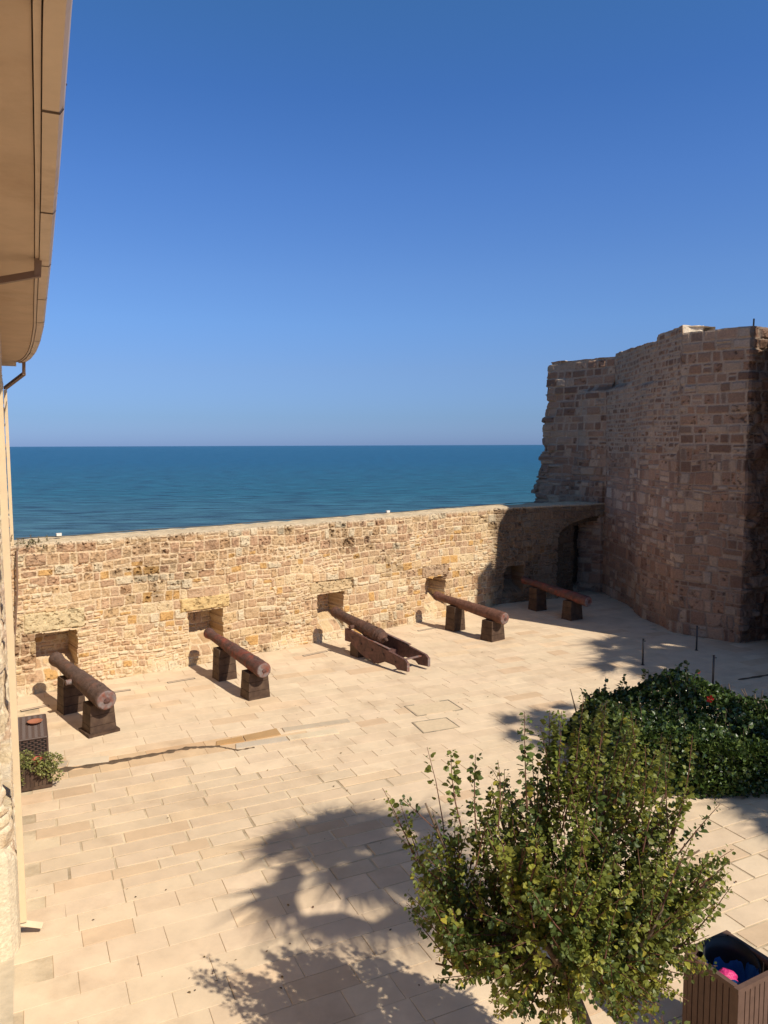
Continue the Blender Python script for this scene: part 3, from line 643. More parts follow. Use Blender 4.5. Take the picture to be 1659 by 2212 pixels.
def plinth(c, az, w, dp_, h, label, plinthbase=False):
    root = empty('wooden_plinth', (c[0], c[1], 0), az); tag(root, label, 'plinth', 'dark wooden blocks carrying the cannon barrels')
    n = 4 if h > .7 else 3; z = .0; top = .86
    if plinthbase:
        bm = bmesh.new(); box(bm, (0, 0, .035), (dp_+.10, w+.10, .07)); bm_obj('base', bm, M_wood, root, bevel=.01)
    bm = bmesh.new()
    for i in range(n):
        z0 = h*i/n; z1 = h*(i+1)/n-.008; k0 = 1-(1-top)*z0/h; k1 = 1-(1-top)*z1/h
        vs = []
        for zz, kk in ((z0+.001, k0), (z1, k1)):
            for x, y in ((-.5, -.5), (.5, -.5), (.5, .5), (-.5, .5)): vs.append(bm.verts.new((x*dp_*kk, y*w*kk, zz)))
        for f in ((0, 3, 2, 1), (4, 5, 6, 7), (0, 1, 5, 4), (1, 2, 6, 5), (2, 3, 7, 6), (3, 0, 4, 7)): bm.faces.new([vs[i_] for i_ in f])
    bm_obj('boards', bm, M_wood, root, bevel=.006)
    bm = bmesh.new(); box(bm, (0, 0, h*.48), (dp_*.80, w*.80, h*.94), 0, .85); bm_obj('core', bm, M_black, root)
    return root
def cannon_set(B, Mz, rb, mt, seed, desc, pl, trun=0):
    o = barrel(B, Mz, rb, mt, seed, trunnion=trun); tag(o, desc, 'cannon', 'old cannon barrels pointing at the gun openings')
    az = math.atan2(Mz[1]-B[1], Mz[0]-B[0]); L = math.dist(B, Mz)
    for (s, w, dd, lab, pb) in pl:
        x = B[0]+(Mz[0]-B[0])*s/L; y = B[1]+(Mz[1]-B[1])*s/L; zc = B[2]+(Mz[2]-B[2])*s/L; r = rb/.2*(.2-.021*s*1.05)
        plinth((x, y), az, w, dd, zc-r+.035, lab, pb)
    return o
cannon_set((-5.72, 15.43, .79), (-7.79, 17.83, 1.0), .215, M_rustA, 1, 'thick grey-brown cannon barrel with pale trunnion stub, nearest the left building',
           [(.48, .56, .50, 'dark wooden block under the breech of the cannon nearest the left building', True), (2.18, .50, .46, 'dark wooden block under the muzzle end of the cannon nearest the left building', False)], 2)
cannon_set((-2.82, 17.60, .76), (-4.74, 20.32, 1.0), .19, M_rustB, 2, 'red-rusted cannon barrel on two blocks, second from the left building',
           [(.50, .56, .48, 'dark wooden block under the breech of the red-rusted second cannon', False), (2.30, .50, .44, 'dark wooden block under the muzzle end of the red-rusted second cannon', False)], 0)
cannon_set((3.66, 22.97, .74), (1.71, 25.36, 1.0), .19, M_rustD, 4, 'orange-brown cannon barrel on two blocks, sunlit beside the tower shadow',
           [(.50, .60, .48, 'dark wooden block under the breech of the orange-brown sunlit cannon', False), (2.15, .50, .44, 'dark wooden block under the muzzle end of the orange-brown sunlit cannon', False)], 0)
cannon_set((6.86, 25.48, .74), (5.17, 28.3, 1.0), .18, M_rustB, 5, 'cannon barrel on two blocks standing wholly in the tower shadow',
           [(.75, .56, .46, 'dark wooden block in the tower shadow under the breech of the farthest cannon', False), (2.5, .50, .44, 'dark wooden block in the tower shadow under the muzzle end of the farthest cannon', False)], 0)
# third cannon on iron carriage
o = barrel((-.02, 20.80, .70), (-1.50, 22.70, 1.05), .215, M_rustC, 3, cascabel=True, trunnion=1)
tag(o, 'brown cannon with ringed breech and ball knob, lying in the low carriage', 'cannon', 'old cannon barrels pointing at the gun openings')
caz = math.radians(129.5-180)
car = empty('gun_carriage', (-.83, 22.02, 0), caz); tag(car, 'low rusted gun carriage with two long stepped cheeks dragging on the paving', 'gun carriage')
CH = [(0, .40), (0, .74), (.05, .77), (1.0, .66), (1.6, .55), (2.62, .40), (2.72, .33), (2.72, .10), (2.34, .07), (2.22, .15), (1.80, .17), (1.52, .05), (1.28, .04), (1.2, .10), (.92, .10), (.62, .22), (.32, .36), (.28, .40)]
for s in (-1, 1):
    bm = bmesh.new(); a_ = [bm.verts.new((x, s*.37-.035, z)) for x, z in CH]; b_ = [bm.verts.new((x, s*.37+.035, z)) for x, z in CH]
    bm.faces.new(a_); bm.faces.new(b_[::-1]); n = len(CH)
    for i in range(n): bm.faces.new((a_[i], b_[i], b_[(i+1) % n], a_[(i+1) % n]))
    ck = bm_obj('cheek', bm, M_iron, car, bevel=.008)
    bm = bmesh.new(); box(bm, (2.725, s*.37, .21), (.012, .085, .235)); bm_obj('end_strap', bm, M_rim, ck)
    bm = bmesh.new(); box(bm, (1.33, s*.37, .615), (1.3, .078, .014), 0, 1, Matrix.Translation((1.33, 0, .615)) @ Matrix.Rotation(.105, 4, 'Y') @ Matrix.Translation((-1.33, 0, -.615)))
    bm_obj('edge_strap', bm, M_rim, ck)
    for (x, z) in ((.75, .45), (1.25, .38), (2.25, .25), (.35, .55), (1.75, .35)):
        bm = bmesh.new(); tube(bm, [(x, s*.405, z), (x, s*.43, z)], .035, 10); bm_obj('bolt', bm, M_rustA, ck)
bm = bmesh.new(); box(bm, (.42, 0, .19), (.36, .80, .36)); bm_obj('axle_block', bm, M_wood, car, bevel=.02)
bm = bmesh.new(); box(bm, (1.35, 0, .24), (.22, .67, .16)); bm_obj('bed', bm, M_iron, car, bevel=.01)
bm = bmesh.new(); box(bm, (2.45, 0, .34), (.07, .80, .03)); bm_obj('crossbar', bm, M_rim, car, bevel=.005)
bm = bmesh.new(); tube(bm, [(.9, -.42, .3), (.9, .42, .3)], .025, 8); bm_obj('tie_rod', bm, M_iron, car)
# ---------------------------------------------------------------- wicker box, dish, planter
wk = empty('wicker_box', (-7.03, 14.74, 0), math.radians(25.3)); tag(wk, 'dark brown woven wicker box standing against the left building', 'wicker box')
def weave(bm, o_, ux, uy, W_, H_, nx, ny, d=.012):
    o_ = Vector(o_); ux = Vector(ux); uy = Vector(uy); nn = ux.cross(uy)
    for j in range(ny):
        for i in range(nx):
            if (i//2+j) % 2: continue
            cpt = o_+ux*W_*(i+.5)/nx+uy*H_*(j+.5)/ny; a2 = ux*W_/nx*.95; b2 = uy*H_/ny*.36
            vs = [bm.verts.new(cpt-a2-b2), bm.verts.new(cpt+a2-b2), bm.verts.new(cpt+a2+b2), bm.verts.new(cpt-a2+b2)]
            t = [bm.verts.new(cpt-a2*.5-b2*.6+nn*d), bm.verts.new(cpt+a2*.5-b2*.6+nn*d), bm.verts.new(cpt+a2*.5+b2*.6+nn*d), bm.verts.new(cpt-a2*.5+b2*.6+nn*d)]
            bm.faces.new(t)
            for k in range(4): bm.faces.new((vs[k], vs[(k+1) % 4], t[(k+1) % 4], t[k]))
bm = bmesh.new(); box(bm, (0, 0, .24), (.64, 1.34, .46), 0); bm_obj('body', bm, M_black, wk, bevel=.02)
bm = bmesh.new(); w2, l2 = .32, .67
weave(bm, (-w2, -l2-.001, .02), (1, 0, 0), (0, 0, 1), .64, .43, 22, 11); weave(bm, (w2+.001, -l2, .02), (0, 1, 0), (0, 0, 1), 1.34, .43, 44, 11)
bm_obj('side_weave', bm, M_wicker, wk)
bm = bmesh.new()
for i in range(26):
    y = -l2+1.34*(i+.5)/26
    pts = [(-w2+.64*k/12, y+.012*((k % 2)-.5), .482) for k in range(13)]; tube(bm, pts, .017, 6)
bm_obj('lid_weave', bm, M_wicker, wk)
bm = bmesh.new()
for a_, b_ in (((-w2, -l2), (w2, -l2)), ((w2, -l2), (w2, l2)), ((w2, l2), (-w2, l2)), ((-w2, l2), (-w2, -l2))): tube(bm, [(*a_, .475), (*b_, .475)], .022, 8)
for a_ in ((-w2, -l2), (w2, -l2), (w2, l2)): tube(bm, [(*a_, .0), (*a_, .475)], .022, 8)
bm_obj('rim', bm, M_wicker, wk)
dish = bmesh.new(); lathe(dish, [(.0, .0001), (0, .10), (.045, .14), (.055, .145), (.05, .125), (.02, .09), (.018, .0001)], 28, Matrix.Translation((-6.98, 14.92, .50)) @ Matrix.Rotation(-math.pi/2, 4, 'Y'))
tag(bm_obj('clay_dish', dish, M_terra, smooth=True), 'shallow round terracotta dish lying on the wicker box', 'dish')
paz = math.radians(25)
pl = empty('planter_box', (-6.20, 13.13, 0), paz); tag(pl, 'small dark slatted wooden planter box with trailing green plants by the left building', 'planter')
bm = bmesh.new(); box(bm, (0, 0, .20), (.52, .28, .36)); bm_obj('core', bm, M_black, pl)
bm = bmesh.new()
for i in range(8): box(bm, (-.26+.52*(i+.5)/8, -.148, .21), (.058, .018, .37)); box(bm, (-.26+.52*(i+.5)/8, .148, .21), (.058, .018, .37))
for i in range(4): box(bm, (.268, -.14+.28*(i+.5)/4, .21), (.018, .062, .37)); box(bm, (-.268, -.14+.28*(i+.5)/4, .21), (.018, .062, .37))
bm_obj('slats', bm, M_wood, pl, bevel=.003)
bm = bmesh.new(); box(bm, (0, -.165, .05), (.58, .02, .05)); box(bm, (0, .165, .05), (.58, .02, .05)); box(bm, (.285, 0, .05), (.02, .30, .05)); bm_obj('bottom_rail', bm, M_wood, pl)
bm = bmesh.new(); box(bm, (0, 0, .385), (.50, .26, .01)); bm_obj('soil', bm, M_soil_shade, pl)
pot = bmesh.new(); lathe(pot, [(0, .0001), (0, .06), (.12, .085), (.125, .095), (.15, .095), (.15, .08), (.11, .07), (.11, .0001)], 24, Matrix.Translation((-6.15, 13.18, .36)) @ Matrix.Rotation(-math.pi/2, 4, 'Y'))
tag(bm_obj('flower_pot', pot, mat('red_pot', (.48, .10, .07), rough=.5), smooth=True), 'red plastic flower pot sunk among the plants of the small planter box', 'flower pot')
# ---------------------------------------------------------------- leaves
LT = np.array([(0, 0, 0), (-.38, .22, .07), (-.36, .60, .10), (0, 1, -.06), (.36, .60, .10), (.38, .22, .07), (0, .5, 0)])
LF4 = np.array([(0, 6, 2, 1), (0, 5, 4, 6)]); LF3 = np.array([(6, 3, 2), (6, 4, 3)])
def leaves(name, pos, dirs, size, cols, mt, parent=None, width=1.0, rng=RNG, upb=.6):
    pos = np.asarray(pos, float); n = len(pos); d = np.asarray(dirs, float); d /= np.linalg.norm(d, axis=1)[:, None]
    up = rng.normal(size=(n, 3))*.7+np.array((0, 0, upb)); s = np.cross(d, up); s /= np.linalg.norm(s, axis=1)[:, None]; w = np.cross(s, d)
    size = np.asarray(size)[:, None, None]
    V = pos[:, None, :]+size*(LT[None, :, 0:1]*width*s[:, None, :]+LT[None, :, 1:2]*d[:, None, :]+LT[None, :, 2:3]*w[:, None, :])
    off = (np.arange(n)*7)[:, None, None]
    return mesh_np(name, V.reshape(-1, 3), (LF4[None]+off).reshape(-1, 4), mt, np.repeat(np.asarray(cols), 7, axis=0), parent, False, (LF3[None]+off).reshape(-1, 3))
def rcol(pal, n, rng=RNG, v=.25):
    pal = np.array(pal); return pal[rng.integers(len(pal), size=n)]*(1+v*rng.uniform(-1, 1, (n, 1)))
# planter plants
def clump(name, label, centers, n, r, sz, pal, mt, cat='plant', width=.8):
    P = []; Dd = []
    for (x, y, z) in centers:
        q = RNG.normal(size=(n, 3)); q /= np.linalg.norm(q, axis=1)[:, None]; rr = r*RNG.uniform(.5, 1, (n, 1)); q[:, 2] *= .8
        P.append(np.array((x, y, z))+q*rr); Dd.append(q+RNG.normal(size=(n, 3))*.5)
    P = np.concatenate(P); Dd = np.concatenate(Dd)
    o = leaves(name, P, Dd, RNG.uniform(sz*.7, sz*1.2, len(P)), rcol(pal, len(P)), mt, width=width)
    return o
GP = [(.20, .22, .06), (.30, .31, .09), (.13, .14, .045), (.36, .34, .13)]
root = empty('trailing_plant', (-6.2, 13.1, .39)); tag(root, 'bushy light green plant trailing over the edges of the small planter box', 'plant')
cs = [(-6.36, 13.02, .50), (-6.40, 12.95, .36), (-6.0, 13.18, .50), (-5.92, 13.12, .36), (-6.12, 13.02, .44), (-5.98, 13.02, .36), (-6.38, 12.90, .22), (-6.33, 13.15, .55), (-5.86, 13.22, .46), (-5.84, 13.15, .22)]
into(clump('foliage', None, cs, 170, .135, .042, GP, M_leaf), root)
bm = bmesh.new()
for c in cs: tube(bm, [(-6.2+(c[0]+6.2)*.5, 13.1+(c[1]-13.1)*.4, .38), ((c[0]-6.2)/2, (c[1]+13.1)/2, c[2]+.04) if False else ((c[0]-6.2)/2, (c[1]+13.1)/2, c[2]+.04), c], .004, 5)
into(bm_obj('stem', bm, M_twig), root)
# weeds on parapet
root = empty('wall_weed', ppt(1.3, -.3, 3.66)); tag(root, 'dry green weeds growing on the parapet top at the left corner', 'plant')
P, Dd = [], []
bm = bmesh.new()
for k in range(46):
    u = RNG.uniform(.7, 2.0); b0 = Vector(ppt(u, RNG.uniform(-.45, .08), 3.62)); tip = b0+Vector((RNG.normal()*.12, RNG.normal()*.12, RNG.uniform(-.12, .22) if u > 1.0 else .3*RNG.random()))
    tube(bm, [b0, tip], .004, 4)
    for f in np.linspace(.3, 1, 7): P.append(b0.lerp(tip, f)); Dd.append(RNG.normal(size=3)+np.array((0, 0, .3)))
into(leaves('foliage', P, Dd, RNG.uniform(.025, .06, len(P)), rcol([(.16, .16, .07), (.24, .20, .10), (.10, .13, .05)], len(P)), M_leaf, width=.6), root)
into(bm_obj('stem', bm, M_twig), root)
# ---------------------------------------------------------------- hibiscus hedge
HR = np.random.default_rng(5)
hd = empty('hibiscus_hedge', (5.6, 13.9, 0)); tag(hd, 'dense dark green hibiscus hedge with a few red flowers behind the tree', 'hedge')
def hedge_h(x, y):
    fx = np.clip((x-3.6)/.5, 0, 1)**.5; fy = np.clip((y-12.55)/.45, 0, 1)**.5*np.clip((15.35-y)/.5, 0, 1)**.5
    return (1.08-.20*sstep(5.6, 6.6, x)+.42*(fbm(x*.9+1, y*.9, 12, 3)-.4)+.44*np.exp(-((x-5.9)**2/.9+(y-14.75)**2/.4)))*fx*fy
N = 46000
x = HR.uniform(3.6, 10.5, N); y = HR.uniform(12.55, 15.6, N); h = hedge_h(x, y)
top = HR.random(N) < .62
z = np.where(top, h-HR.exponential(.11, N), HR.uniform(.05, 1.2, N))
# the rest goes on the front/side skin
sk = ~top; side = HR.random(N) < .25
y = np.where(sk & ~side, 12.62+HR.exponential(.10, N)+.08*np.sin(x*3), y); x = np.where(sk & side, 3.65+HR.exponential(.12, N)+.1*np.sin(y*4), x)
h2 = hedge_h(x, y+.25); z = np.where(sk, np.minimum(z, h2), z); ok = z > .04
P = np.stack([x, y, z], 1)[ok]; n = len(P)
Dd = HR.normal(size=(n, 3))*.8+np.array((0, -.35, .35))
spr_p, spr_d = [], []
bmst = bmesh.new()
for k in range(170):   # shoots sticking out
    sx, sy = HR.uniform(3.6, 9.5), HR.uniform(12.8, 15.5); sz = float(hedge_h(np.array([sx]), np.array([sy]))[0])-.05
    L = HR.uniform(.10, .32); dv = np.array((HR.normal()*.25, HR.normal()*.25, 1)); tip = np.array((sx, sy, sz))+dv*L
    tube(bmst, [(sx, sy, sz-.1), tuple(tip)], .005, 4)
    for f in np.linspace(0, 1, 8): spr_p.append(np.array((sx, sy, sz))+dv*L*f); spr_d.append(np.array((HR.normal(), HR.normal(), .5)))
for k in range(40):
    sx = HR.uniform(3.8, 9); sy = HR.uniform(12.9, 15.2); tube(bmst, [(sx, sy, 0), (sx+HR.normal()*.1, sy+HR.normal()*.1, .6), (sx+HR.normal()*.2, sy+HR.normal()*.2, 1.1)], [.025, .016, .008], 6)
P = np.concatenate([P, spr_p]); Dd = np.concatenate([Dd, spr_d]); n = len(P)
into(leaves('foliage', P, Dd, HR.uniform(.06, .105, n), rcol([(.035, .062, .014), (.05, .088, .018), (.075, .115, .024), (.025, .044, .012), (.11, .15, .035)], n, HR), M_hib, rng=HR), hd)
into(bm_obj('stem', bmst, M_bark), hd)
for (x_, y_, z_) in ((5.95, 13.75, 1.36), (6.2, 14.9, 1.52)):
    bm = bmesh.new(); s_ = .035 if x_ != 5.95 else .06
    for k in range(5):
        a_ = 2*math.pi*k/5; c_ = Vector((x_, y_-.02, z_)); v0 = bm.verts.new(c_); v1 = bm.verts.new(c_+Vector((math.cos(a_-.5)*s_, -.03, math.sin(a_-.5)*s_))); v2 = bm.verts.new(c_+Vector((math.cos(a_)*s_*1.3, -.015, math.sin(a_)*s_*1.3))); v3 = bm.verts.new(c_+Vector((math.cos(a_+.5)*s_, -.03, math.sin(a_+.5)*s_)))
        bm.faces.new((v0, v1, v2, v3))
    tube(bm, [(x_, y_-.02, z_), (x_, y_-.09, z_+.02)], .006, 5)
    into(bm_obj('flower', bm, M_red), hd)
# ---------------------------------------------------------------- foreground tree
TR = np.random.default_rng(19)
tree = empty('small_tree', (1.85, 6.05, 0)); tag(tree, 'small round-leaved tree with upright shoots in the foreground', 'tree')
bm = bmesh.new()
fork = Vector((1.52, 6.18, 1.52))
tube(bm, [(1.86, 6.05, 0), (1.82, 6.05, .5), (1.72, 6.08, 1.0), (1.60, 6.14, 1.32), fork], [.085, .075, .068, .062, .055], 12)
limbs = []
def crown_in(p):
    q = (p-np.array((1.52, 6.1, 2.35)))/np.array((1.30, .85, 1.05)); return float((q**2).sum())
LIMB = [((.80, 6.5, 1.75), (.30, 6.75, 2.2)), ((.65, 6.4, 2.1), (.35, 6.7, 2.9)), ((1.1, 5.7, 2.2), (.9, 5.5, 2.9)), ((1.3, 6.4, 2.3), (1.2, 6.6, 3.1)), ((1.7, 6.0, 2.4), (1.8, 6.1, 3.3)),
        ((2.1, 6.4, 2.2), (2.4, 6.6, 3.0)), ((2.15, 5.9, 2.0), (2.65, 5.9, 2.5)), ((1.9, 5.5, 2.0), (2.1, 5.2, 2.5)), ((1.5, 5.5, 1.9), (1.4, 5.2, 2.4)), ((1.9, 6.9, 2.1), (2.1, 7.2, 2.9)), ((2.2, 6.6, 1.9), (2.8, 6.9, 2.4)), ((1.2, 6.9, 2.1), (1.0, 7.2, 2.8)),
        ((.95, 6.1, 1.62), (.42, 6.15, 1.66)), ((2.0, 6.1, 1.65), (2.55, 6.1, 1.85))]
for mdl, end in LIMB:
    mdl = Vector(mdl); end = Vector(end); mdl.y = 6.05+(mdl.y-6.05)*.65; end.y = 6.05+(end.y-6.05)*.6; pts = [fork, fork.lerp(mdl, .5)+Vector((TR.normal()*.03, TR.normal()*.03, .02)), mdl, mdl.lerp(end, .5)+Vector((TR.normal()*.04, TR.normal()*.04, .03)), end]
    tube(bm, pts, [.032, .027, .021, .014, .008], 8); limbs.append(pts)
into(bm_obj('trunk', bm, M_bark, smooth=True), tree)
LP, LD, LS, LC = [], [], [], []
bmt = bmesh.new()
PALL = np.array([(.14, .165, .030), (.18, .195, .034), (.10, .13, .028), (.24, .24, .04), (.07, .10, .025), (.13, .15, .03)])
def shoot(p0, p1, dens_=36, lsz=.047, r0=.007, bare=0.0, colr=None, bow=.05):
    p0 = np.array(p0, float); p1 = np.array(p1, float); L = np.linalg.norm(p1-p0); md = (p0+p1)/2+TR.normal(size=3)*bow*L
    f = lambda t: (1-t)**2*p0+2*t*(1-t)*md+t*t*p1
    tube(bmt, [tuple(f(t)) for t in (0, .35, .7, 1)], [r0, r0*.8, r0*.55, r0*.3], 5)
    n = int(L*dens_*2.4); ax = (p1-p0)/L; tone = TR.uniform(.75, 1.25); base = 1.15*PALL[TR.integers(len(PALL))] if colr is None else np.array(colr)
    for k in range(n):
        t = bare+(1-bare)*TR.random()**.85; o_ = TR.normal(size=3); o_ -= ax*o_.dot(ax); o_ /= np.linalg.norm(o_)
        pos = f(t)+o_*TR.uniform(.005, .035); LP.append(pos); LD.append(o_*1.0+ax*.35+np.array((0, 0, -.25))+TR.normal(size=3)*.3)
        LS.append(lsz*TR.uniform(.45, 1.4)*(1-.35*t*(t > .85))); c = base*tone*TR.uniform(.8, 1.25)
        if TR.random() < .035: c = np.array((.42, .36, .05))
        LC.append(c)
cnt = 0
while cnt < 350:
    lb = limbs[TR.integers(len(limbs))]; i = TR.integers(1, len(lb)-1); s0 = np.array(lb[i].lerp(lb[i+1], TR.random()))
    dr = (s0-np.array((1.52, 6.2, 1.6)))*np.array((.75, .75, .3)); dr = dr/np.linalg.norm(dr)*.55+np.array((0, 0, .75))+TR.normal(size=3)*np.array((.38, .38, .32))
    dr /= np.linalg.norm(dr); L = TR.uniform(.35, .95); e = s0+dr*L
    if crown_in(e) > 1.12 or e[2] < 1.25: continue
    shoot(s0, e, 38); cnt += 1
for k in range(90):
    s0 = np.array((1.5+TR.normal()*.5, 6.15+TR.normal()*.4, TR.uniform(1.6, 2.6))); e = s0+np.array((TR.normal()*.2, TR.normal()*.2, TR.uniform(.35, .8)))
    if crown_in(e) < 1.15 and crown_in(s0) < 1: shoot(s0, e, 38)
# low outer skirts that hang a little
for k in range(175):
    a_ = TR.uniform(0, 2*math.pi); r_ = TR.uniform(.45, 1.0); e = np.array((1.55+1.24*r_*math.cos(a_), 6.08+.85*r_*math.sin(a_), 1.18+.95*r_**2*TR.uniform(.6, 1.35)))
    s0 = e*.5+np.array((1.52, 6.2, 1.85))*.5
    if abs(e[0]-1.62) < .22 and e[1] < 6.3 and e[2] < 1.55: continue
    shoot(s0, e, 36, .048)
# long shoots seen against the paving: (base, tip)
for s0, e, d_, bare in (((1.15, 6.0, 3.05), (1.12, 6.0, 3.87), 30, .0), ((.62, 6.0, 2.9), (.53, 6.0, 3.55), 30, .0), ((.74, 6.0, 2.85), (.73, 6.0, 3.52), 34, .0), ((.50, 6.0, 2.6), (.34, 6.0, 3.58), 5, .5),
                  ((.92, 6.0, 2.9), (.91, 6.0, 3.47), 5, .3), ((.55, 6.0, 1.95), (.06, 6.0, 3.05), 22, .1), ((.45, 6.0, 2.1), (.12, 6.0, 3.12), 24, .25), ((.28, 6.0, 2.55), (-.02, 6.0, 3.24), 8, .2), ((.6, 6.0, 2.7), (.14, 6.0, 3.15), 10, .5),
                  ((.5, 6.0, 2.0), (.18, 6.0, 2.35), 34, 0), ((.6, 6.1, 1.8), (.38, 6.1, 2.0), 34, 0), ((1.45, 6.3, 3.0), (1.50, 6.35, 3.75), 34, 0), ((1.6, 6.5, 3.0), (1.75, 6.6, 3.8), 36, 0), ((1.85, 6.6, 3.0), (1.98, 6.7, 3.72), 36, 0),
                  ((2.1, 6.6, 2.9), (2.25, 6.7, 3.55), 36, 0), ((2.3, 6.5, 2.7), (2.5, 6.6, 3.35), 34, 0), ((1.35, 6.2, 3.0), (1.32, 6.2, 3.55), 34, 0), ((.9, 6.1, 2.8), (.98, 6.1, 3.35), 34, 0), ((2.5, 6.3, 2.3), (2.98, 6.3, 2.55), 26, 0), ((2.4, 6.2, 2.1), (2.9, 6.2, 2.25), 26, 0), ((2.5, 6.3, 2.5), (2.85, 6.3, 2.95), 28, 0),
                  ((.95, 6.05, 1.62), (.40, 6.0, 1.60), 26, .2), ((1.7, 6.5, 2.9), (1.85, 6.6, 3.6), 36, 0), ((1.95, 6.4, 2.8), (2.1, 6.5, 3.5), 36, 0), ((1.6, 6.3, 2.9), (1.62, 6.4, 3.6), 36, 0), ((2.0, 6.8, 2.8), (2.2, 6.9, 3.55), 36, 0), ((1.5, 6.7, 2.9), (1.5, 6.8, 3.6), 36, 0)):
    if e[0] < .45:
        kk = 1.08; s0, e = [(q_[0]*kk, q_[1]*kk, 6-(6-q_[2])*kk) for q_ in (s0, e)]
    elif s0[1] > 6.25:
        kk = 6.2/s0[1]; s0, e = [(q_[0]*kk, q_[1]*kk, 6-(6-q_[2])*kk) for q_ in (s0, e)]
    shoot(s0, e, d_*(1.6 if e[2] > 3.4 and d_ > 20 else 1.1), .05, bare=bare, r0=.007)
for k in range(40):
    s0 = np.array((TR.uniform(1.4, 2.4), TR.uniform(5.9, 6.5), TR.uniform(2.6, 3.0))); shoot(s0, s0+np.array((TR.normal()*.12+.06, TR.normal()*.12, TR.uniform(.5, .85))), 34, .045, colr=(.19, .21, .035))
into(bm_obj('twig', bmt, M_twig), tree)
into(leaves('crown', LP, LD, LS, LC, M_leaf, rng=TR, width=1.05), tree)
print('tree leaves', len(LP))
# low shrub at the bottom edge
root = empty('low_shrub', (2.5, 6.6, 0)); tag(root, 'low leafy shrub at the bottom edge between the tree trunk and the slatted bin', 'shrub')
bm = bmesh.new(); LP, LD = [], []
for k in range(38):
    a_ = TR.uniform(0, 6.28); L = TR.uniform(.4, .75); e = np.array((2.48+.38*math.cos(a_)*L, 6.45+.30*math.sin(a_)*L, L)); tube(bm, [(2.5, 6.5, 0), ((2.5+e[0])/2, (6.5+e[1])/2, L*.6), tuple(e)], [.008, .006, .003], 5)
    for f in np.linspace(.3, 1, 16): LP.append(np.array((2.5, 6.5, 0))*(1-f)+e*f+TR.normal(size=3)*.04); LD.append(TR.normal(size=3)+np.array((0, 0, .2)))
into(leaves('foliage', LP, LD, TR.uniform(.04, .07, len(LP)), rcol([(.12, .17, .05), (.08, .12, .035), (.17, .21, .06)], len(LP), TR), M_leaf, rng=TR), root)
into(bm_obj('stem', bm, M_twig), root)
# ---------------------------------------------------------------- slatted bin
baz = math.atan2(.287, .539)
bx, by = 3.246+.5*(.54-.0)*1.0, 6.695+.5*.287   # mid of the front edge (front corner -> right corner)
cB = Vector((2.997, 7.25, 0)).lerp(Vector((3.246+.539, 6.695+.287, 0)), .5)
bn = empty('litter_bin', cB, baz); tag(bn, 'square dark slatted litter bin with open round liner at the lower right', 'bin')
s_ = .61; hb = .93
bm = bmesh.new()
for f in range(4):
    Mr = Matrix.Rotation(f*math.pi/2, 4, 'Z')
    for i in range(8): box(bm, (-s_/2+.03+(s_-.06)*(i+.5)/8, -s_/2+.012, .04+hb*.5), ((s_-.06)/8-.012, .022, hb-.02), 0, 1, Mr)
bm_obj('slats', bm, M_binwood, bn, bevel=.003)
bm = bmesh.new()
for f in range(4):
    Mr = Matrix.Rotation(f*math.pi/2, 4, 'Z'); box(bm, (-.02 if f % 2 == 0 else 0, -s_/2+.006, .965+.001*(f % 2)), (s_+.02 if f % 2 == 0 else s_-.07, .05, .045), 0, 1, Mr)
    box(bm, (-s_/2+.018, -s_/2+.018, .47), (.045, .045, .94), 0, 1, Mr)
bm_obj('frame', bm, M_binwood, bn, bevel=.004)
bm = bmesh.new(); n = 40; r_ = .262; rings = []
for (zz, rr) in ((.08, .235), (.80, r_), (.945, r_+.004), (.945, r_-.012), (.80, r_-.016), (.12, .22)):
    # the liner sits tilted, its far side lifted
    rings.append([bm.verts.new((.02+rr*math.cos(2*math.pi*k/n), .02+rr*math.sin(2*math.pi*k/n), zz+(.09*(math.sin(2*math.pi*k/n)*.8+math.cos(2*math.pi*k/n)*.5) if zz > .5 else 0))) for k in range(n)])
for r0, r1 in zip(rings, rings[1:]):
    for k in range(n): bm.faces.new((r0[k], r0[(k+1) % n], r1[(k+1) % n], r1[k]))
bm.faces.new(rings[-1]); bm_obj('liner', bm, M_black, bn, smooth=True)
# blue bag draped on the liner + pink bag inside
bm = bmesh.new(); rings = []
for q, (zz, rr) in enumerate(((.90, .25), (.86, .238), (.72, .225), (.55, .19), (.50, .10), (.49, .001))):
    rings.append([bm.verts.new((.02+rr*(1+.05*math.sin(9*a_)+.03*math.sin(17*a_))*math.cos(a_), .02+rr*(1+.05*math.sin(9*a_))*math.sin(a_), zz+.02*math.sin(7*a_+q)-(.10*max(0, math.sin(a_+.5)) if q < 2 else 0))) for a_ in [2*math.pi*k/48 for k in range(48)]])
for r0, r1 in zip(rings, rings[1:]):
    for k in range(48): bm.faces.new((r0[k], r0[(k+1) % 48], r1[(k+1) % 48], r1[k]))
tag(into(bm_obj('bin_bag', bm, M_blue, smooth=True), bn), None); 
bb = bpy.data.objects['bin_bag']; bb.parent = None; bb.matrix_world = bn.matrix_basis.copy() if False else Matrix.Translation(cB) @ Matrix.Rotation(baz, 4, 'Z')
tag(bb, 'blue plastic bag lining the inside of the slatted litter bin', 'plastic bag')
bm = bmesh.new(); bmesh.ops.create_icosphere(bm, subdivisions=4, radius=.11)
for v in bm.verts:
    k = float(fbm(np.array([v.co.x*16+v.co.z*9+50]), np.array([v.co.y*16+v.co.z*7+50]), 3, 3)[0]); v.co *= .75+.6*k; v.co.z *= .75; v.co.x *= 1.1
pk = bm_obj('carrier_bag', bm, M_pink); pk.location = cB+Vector((-.12, -.12, .84)); tag(pk, 'crumpled pink plastic bag thrown into the slatted litter bin', 'plastic bag')
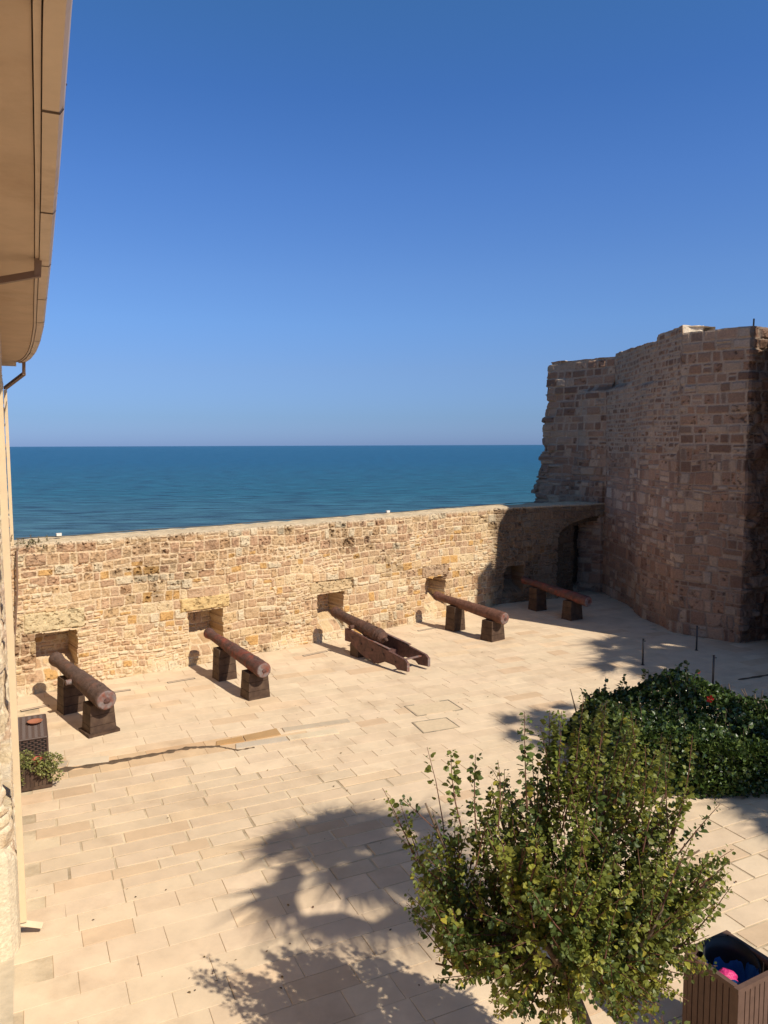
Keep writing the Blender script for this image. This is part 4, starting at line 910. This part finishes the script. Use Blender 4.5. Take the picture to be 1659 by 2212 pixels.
# ---------------------------------------------------------------- palms and leaf litter
def palm(cx_, cy_, h, seed, R_=1.35, nf=38, label=''):
    r = np.random.default_rng(seed); root = empty('fan_palm', (cx_, cy_, 0)); tag(root, label, 'palm tree', 'palms right of the courtyard')
    bm = bmesh.new(); n = 14; tube(bm, [(.15*math.sin(k*.5), 0, h*k/n) for k in range(n+1)], [.22-.08*k/n for k in range(n+1)], 12); bm_obj('trunk', bm, M_bark, root, smooth=True)
    V, F = [], []; bp_ = bmesh.new(); top_ = np.array((.15*math.sin(n*.5), 0, h))
    for k in range(nf):
        outer = k < 10; az = 2*math.pi*(k+.45*r.random())/10 if outer else r.uniform(0, 2*math.pi); el = r.uniform(-.35, .25) if outer else r.uniform(-.6, 1.3); L = r.uniform(.95, 1.45) if outer else r.uniform(.15, .75); d = np.array((math.cos(az)*math.cos(el), math.sin(az)*math.cos(el), math.sin(el)))
        hub = top_+d*L; tube(bp_, [tuple(top_), tuple(hub)], .018, 5)
        s = np.cross(d, (0, 0, 1)); s /= np.linalg.norm(s)+1e-6; w = np.cross(s, d); m = 20
        for j in range(m):
            a0 = (j/(m-1)-.5)*2.3; dd = d*math.cos(a0)+s*math.sin(a0); ds = -d*math.sin(a0)+s*math.cos(a0); rl = (R_ if outer else R_*.92)*(.75+.25*math.cos(a0))*r.uniform(.85, 1.08)
            mid = hub+dd*rl*.42+w*.02; end = hub+dd*rl*(.75+.45*r.random())+np.array((0, 0, -.18*rl)); wd_ = rl*.42*math.tan(2.3/(m-1)/2)*1.05
            b0 = len(V); V += [hub, mid-ds*wd_, end, mid+ds*wd_]; F.append((b0, b0+1, b0+2, b0+3))
    mesh_np('frond', V, F, M_palm, None, root); bm_obj('petiole', bp_, M_palm, root)
    return root
def palm_for(gx, gy, h, seed, label, **k): return palm(gx-KX*h-.15*math.sin(7), gy-KY*h, h, seed, label=label, **k)
palm_for(-.40, 10.65, 9.0, 1, 'tall fan palm beside the courtyard whose shadow spreads on the open paving')
palm_for(7.9, 20.2, 9.5, 2, 'tall fan palm whose crown shades the paving by the thin posts')
palm_for(8.2, 22.6, 10, 3, 'tall fan palm nearest the tower outside the courtyard')
palm_for(7.3, 12.0, 9, 4, 'tall fan palm shading the paving right of the hedge')
palm_for(10.4, 19.2, 11, 6, 'tallest fan palm right of the courtyard')
palm_for(9.3, 20.9, 10, 9, 'slender fan palm between the others right of the courtyard')
palm_for(8.8, 18.6, 9.5, 12, 'fan palm beside the others whose crown shades the back of the hedge')
palm_for(4.1, 15.7, 9, 14, 'small crowned fan palm whose shadow falls left of the hedge', R_=.85)
palm_for(10.8, 21.9, 8.5, 7, 'shorter fan palm right of the courtyard')
lp = []; LRg = np.random.default_rng(8)
for k in range(90):
    x_, y_ = LRg.uniform(-5, 6), LRg.uniform(7, 22)
    if inside(x_, y_): lp.append((x_, y_, .022))
lp += [(-1.9+LRg.normal()*.5, 8.3+LRg.normal()*.25, .022) for _ in range(16)]
o = leaves('leaf_litter', lp, np.stack([LRg.normal(size=len(lp)), LRg.normal(size=len(lp)), np.full(len(lp), .08)], 1), LRg.uniform(.015, .05, len(lp)), rcol([(.16, .09, .05), (.10, .07, .04), (.22, .15, .06)], len(lp), LRg), M_leaf, rng=LRg, width=.7, upb=3)
tag(o, 'small dry leaves scattered over the pale paving', 'leaf litter', kind='stuff')
